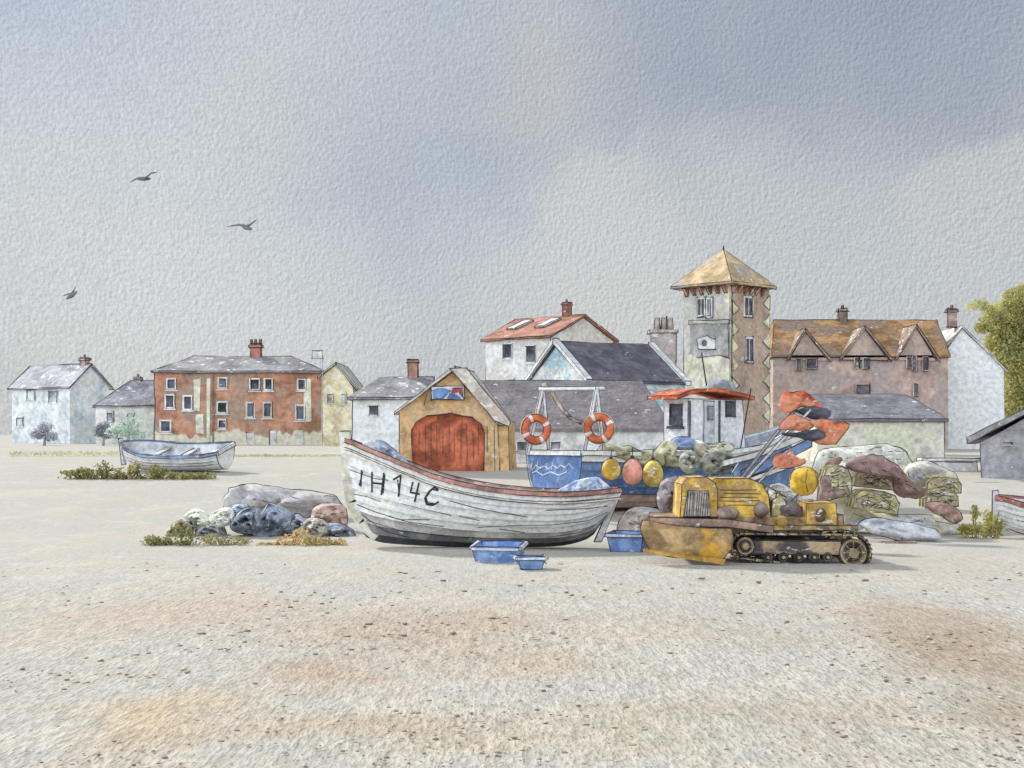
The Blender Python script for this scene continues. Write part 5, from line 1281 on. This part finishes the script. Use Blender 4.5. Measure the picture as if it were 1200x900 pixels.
def tree():
    D = 108; s = D/F; o = Vector((P(1192, 0, D).x, D, g(D)))
    root = thing('tree', 'tall yellow green tree at the right edge behind the white end wall', 'tree', o)
    f = lambda px, py, dy=0: P(px, py, D)-o+Vector((0, dy, 0))
    m = MB(D); m.tube([Vector((.4, 0, -.2)), f(1200, 500), f(1196, 450), f(1192, 410)], [.4, .32, .22, .1], 0, 10)
    for a, b in [((1198, 480), (1172, 440)), ((1196, 455), (1215, 400)), ((1194, 430), (1170, 390)), ((1198, 490), (1232, 440)), ((1192, 415), (1200, 360))]: m.tube([f(*a), f((a[0]+b[0])/2, (a[1]+b[1])/2-4), f(*b)], [.14, .09, .03], 0, 7)
    m.build('trunk', wash((118, 108, 84), D, 1.0), root)
    m = MB(D)
    cl = [(1188, 352, 17, 16), (1204, 345, 14, 14), (1178, 375, 22, 22), (1200, 380, 24, 26), (1160, 378, 14, 12), (1150, 385, 8, 7), (1186, 410, 24, 26), (1204, 430, 28, 30), (1186, 445, 17, 24), (1196, 468, 20, 20), (1184, 480, 10, 10), (1225, 390, 26, 30), (1230, 440, 28, 40), (1168, 400, 12, 10), (1136, 360, 9, 4), (1148, 356, 9, 5), (1158, 362, 8, 6)]
    for ci, (px, py, rx, ry) in enumerate(cl):
        sparse = .5 if px < 1162 and py < 370 else 1
        for _ in range(int(rx*ry*5*sparse)):
            while True:
                d = Vector((random.uniform(-1, 1), random.uniform(-1, 1), random.uniform(-1, 1)))
                if .35 < d.length < 1+.12*random.random(): break
            c = f(px+d.x*rx, py+d.z*ry, d.y*rx*s+((ci*37) % 7-3)*.25)
            L = 1.75*s*random.uniform(.6, 1.4); a = Vector((random.gauss(0, 1), random.gauss(0, 1), random.gauss(0, 1))).normalized(); w = a.cross(Vector((random.gauss(0, 1), random.gauss(0, 1), random.gauss(0, 1)))).normalized()
            m.add([c-a*L, c+w*L*.6, c+a*L, c-w*L*.6], [(0, 1, 2, 3)], (ci+int(random.random()*1.6)) % 3, False)
    m.build('crown', [foliage((160, 157, 108), 1.7), foliage((150, 148, 98), 1.7), foliage((170, 166, 120), 1.7)], root)
tree()
# small pale trees before the far-left cottages
for px, py, rx, ry, c, lb, D in [(52, 506, 14, 11, (168, 170, 178), 'pale grey bush in front of the blue house at the far left', 112), (150, 503, 24, 14, (172, 186, 176), 'pale green bush in front of the low cottage', 110),
                             (121, 504, 10, 10, (156, 158, 164), 'small grey shrub at the corner of the low cottage', 112)]:
    D = float(D); o = Vector((P(px, 0, D).x, D, g(D))); root = thing('bush', lb, 'bush', o); s = D/F; m = MB(D)
    m.tube([(0, 0, -.1), (.05, 0, P(0, py, D).z-o.z)], [.12, .05], 0, 6); m.build('trunk', wash((150, 146, 140), D), root); m = MB(D)
    for _ in range(900):
        a = random.uniform(0, 6.28); q = random.random()**.5; cl = random.choice([(-.5, .3), (.45, .5), (.1, -.5), (-.3, -.1)])
        c_ = P(px+(cl[0]+math.cos(a)*q*.55)*rx, py+(cl[1]+math.sin(a)*q*.5)*ry, D)-o; c_.y += random.gauss(0, .4); L = 1.7*s; d = Vector((random.gauss(0, 1), random.gauss(0, 1), random.gauss(0, 1))).normalized(); w = d.orthogonal().normalized()
        m.add([c_-d*L, c_+w*L*.6, c_+d*L, c_-w*L*.6], [(0, 1, 2, 3)], 0, False)
    m.build('crown', foliage(tuple(int(v) for v in c), 1.35), root)

# small sign on a post above the terrace end
D = 106; o = Vector((P(378, 0, D).x, D, g(D))); root = thing('sign_post', 'small pale notice on a thin post above the cream gable', 'sign', o)
m = MB(D, jit=.3); m.tube([(.0, 0, 0), (0, 0, P(0, 408, D).z-o.z)], .03, 0, 6); m.build('post', wash((150, 148, 146), D), root)
m = MB(D, jit=.4); f = lambda px, py: P(px, py, D)-o
m.prism([f(366, 420), f(378, 420), f(378, 411), f(366, 411)], (0, .08, 0), 0, True, .8); m.build('notice', wash((184, 184, 184), D, 1.2), root)

# ---------------------------------------------------------------- gulls
def gull(px, py, D, wings, body, label):
    o = P(px, py, D); m = MB(D); s = D/F
    f = lambda x, y, dy=0: Vector((x*s, dy, -y*s))
    (bx, bz, bl, bh, bt) = body
    # one continuous body+wing skin: body spindle
    pts = [f(bx+bl*k*math.cos(bt), bz+bl*k*math.sin(bt)) for k in (-1, -.7, -.3, .1, .5, .8, 1)]
    m.tube(pts, [bh*s*q for q in (.12, .5, .9, 1, .75, .5, .1)], 0, 10)
    for w in wings:
        n = len(w); vs = []; fs = []
        for i, (x, y, dy, ch) in enumerate(w):
            c = f(x, y, dy)
            vs += [c+Vector((0, 0, ch*s*.45)), c+Vector((0, -ch*s*.5, 0)), c-Vector((0, 0, ch*s*.4)), c+Vector((0, ch*s*.5, 0))]
        for i in range(n-1):
            for j in range(4): k = (j+1) % 4; fs.append((i*4+j, i*4+k, i*4+4+k, i*4+4+j))
        fs += [(0, 1, 2, 3), ((n-1)*4+3, (n-1)*4+2, (n-1)*4+1, (n-1)*4)]
        m.add(vs, fs, 0, False, True)
    tag(m.build('gull', wash((124, 124, 130), D, 1.0, white=0, var=.2), None, o), label, 'bird', 'gulls in flight')
gull(168, 209, 60, [[(0, 0, 0, 4.5), (-9, -1, .2, 3.5), (-20, 2, .5, 1)], [(0, 0, 0, 4.5), (6, -1, -.2, 4), (11, -4.5, -.3, 3), (19, -4.5, -.5, 1)]], (0, 0.5, 9, 2.6, .0), 'grey gull gliding with level wings, highest of the three')
gull(288, 265, 60, [[(0, 0, 0, 4), (-10, -2.5, .2, 3), (-25, -1.5, .5, 1)], [(0, 0, 0, 5), (6, -1, -.2, 4), (15, -6, -.4, 1)]], (1, 1.8, 7, 2.8, .35), 'grey gull with one wing lifted, right of the other two')
gull(83, 345, 60, [[(0, 0, 0, 5), (3, -4, 0, 4), (8, -9, -.2, 1.5)], [(0, 0, 0, 4), (-5, -1, .2, 3), (-12, 1, .3, 1)]], (1, 1, 8, 3, -.6), 'small grey gull with raised wing, lowest and furthest left')
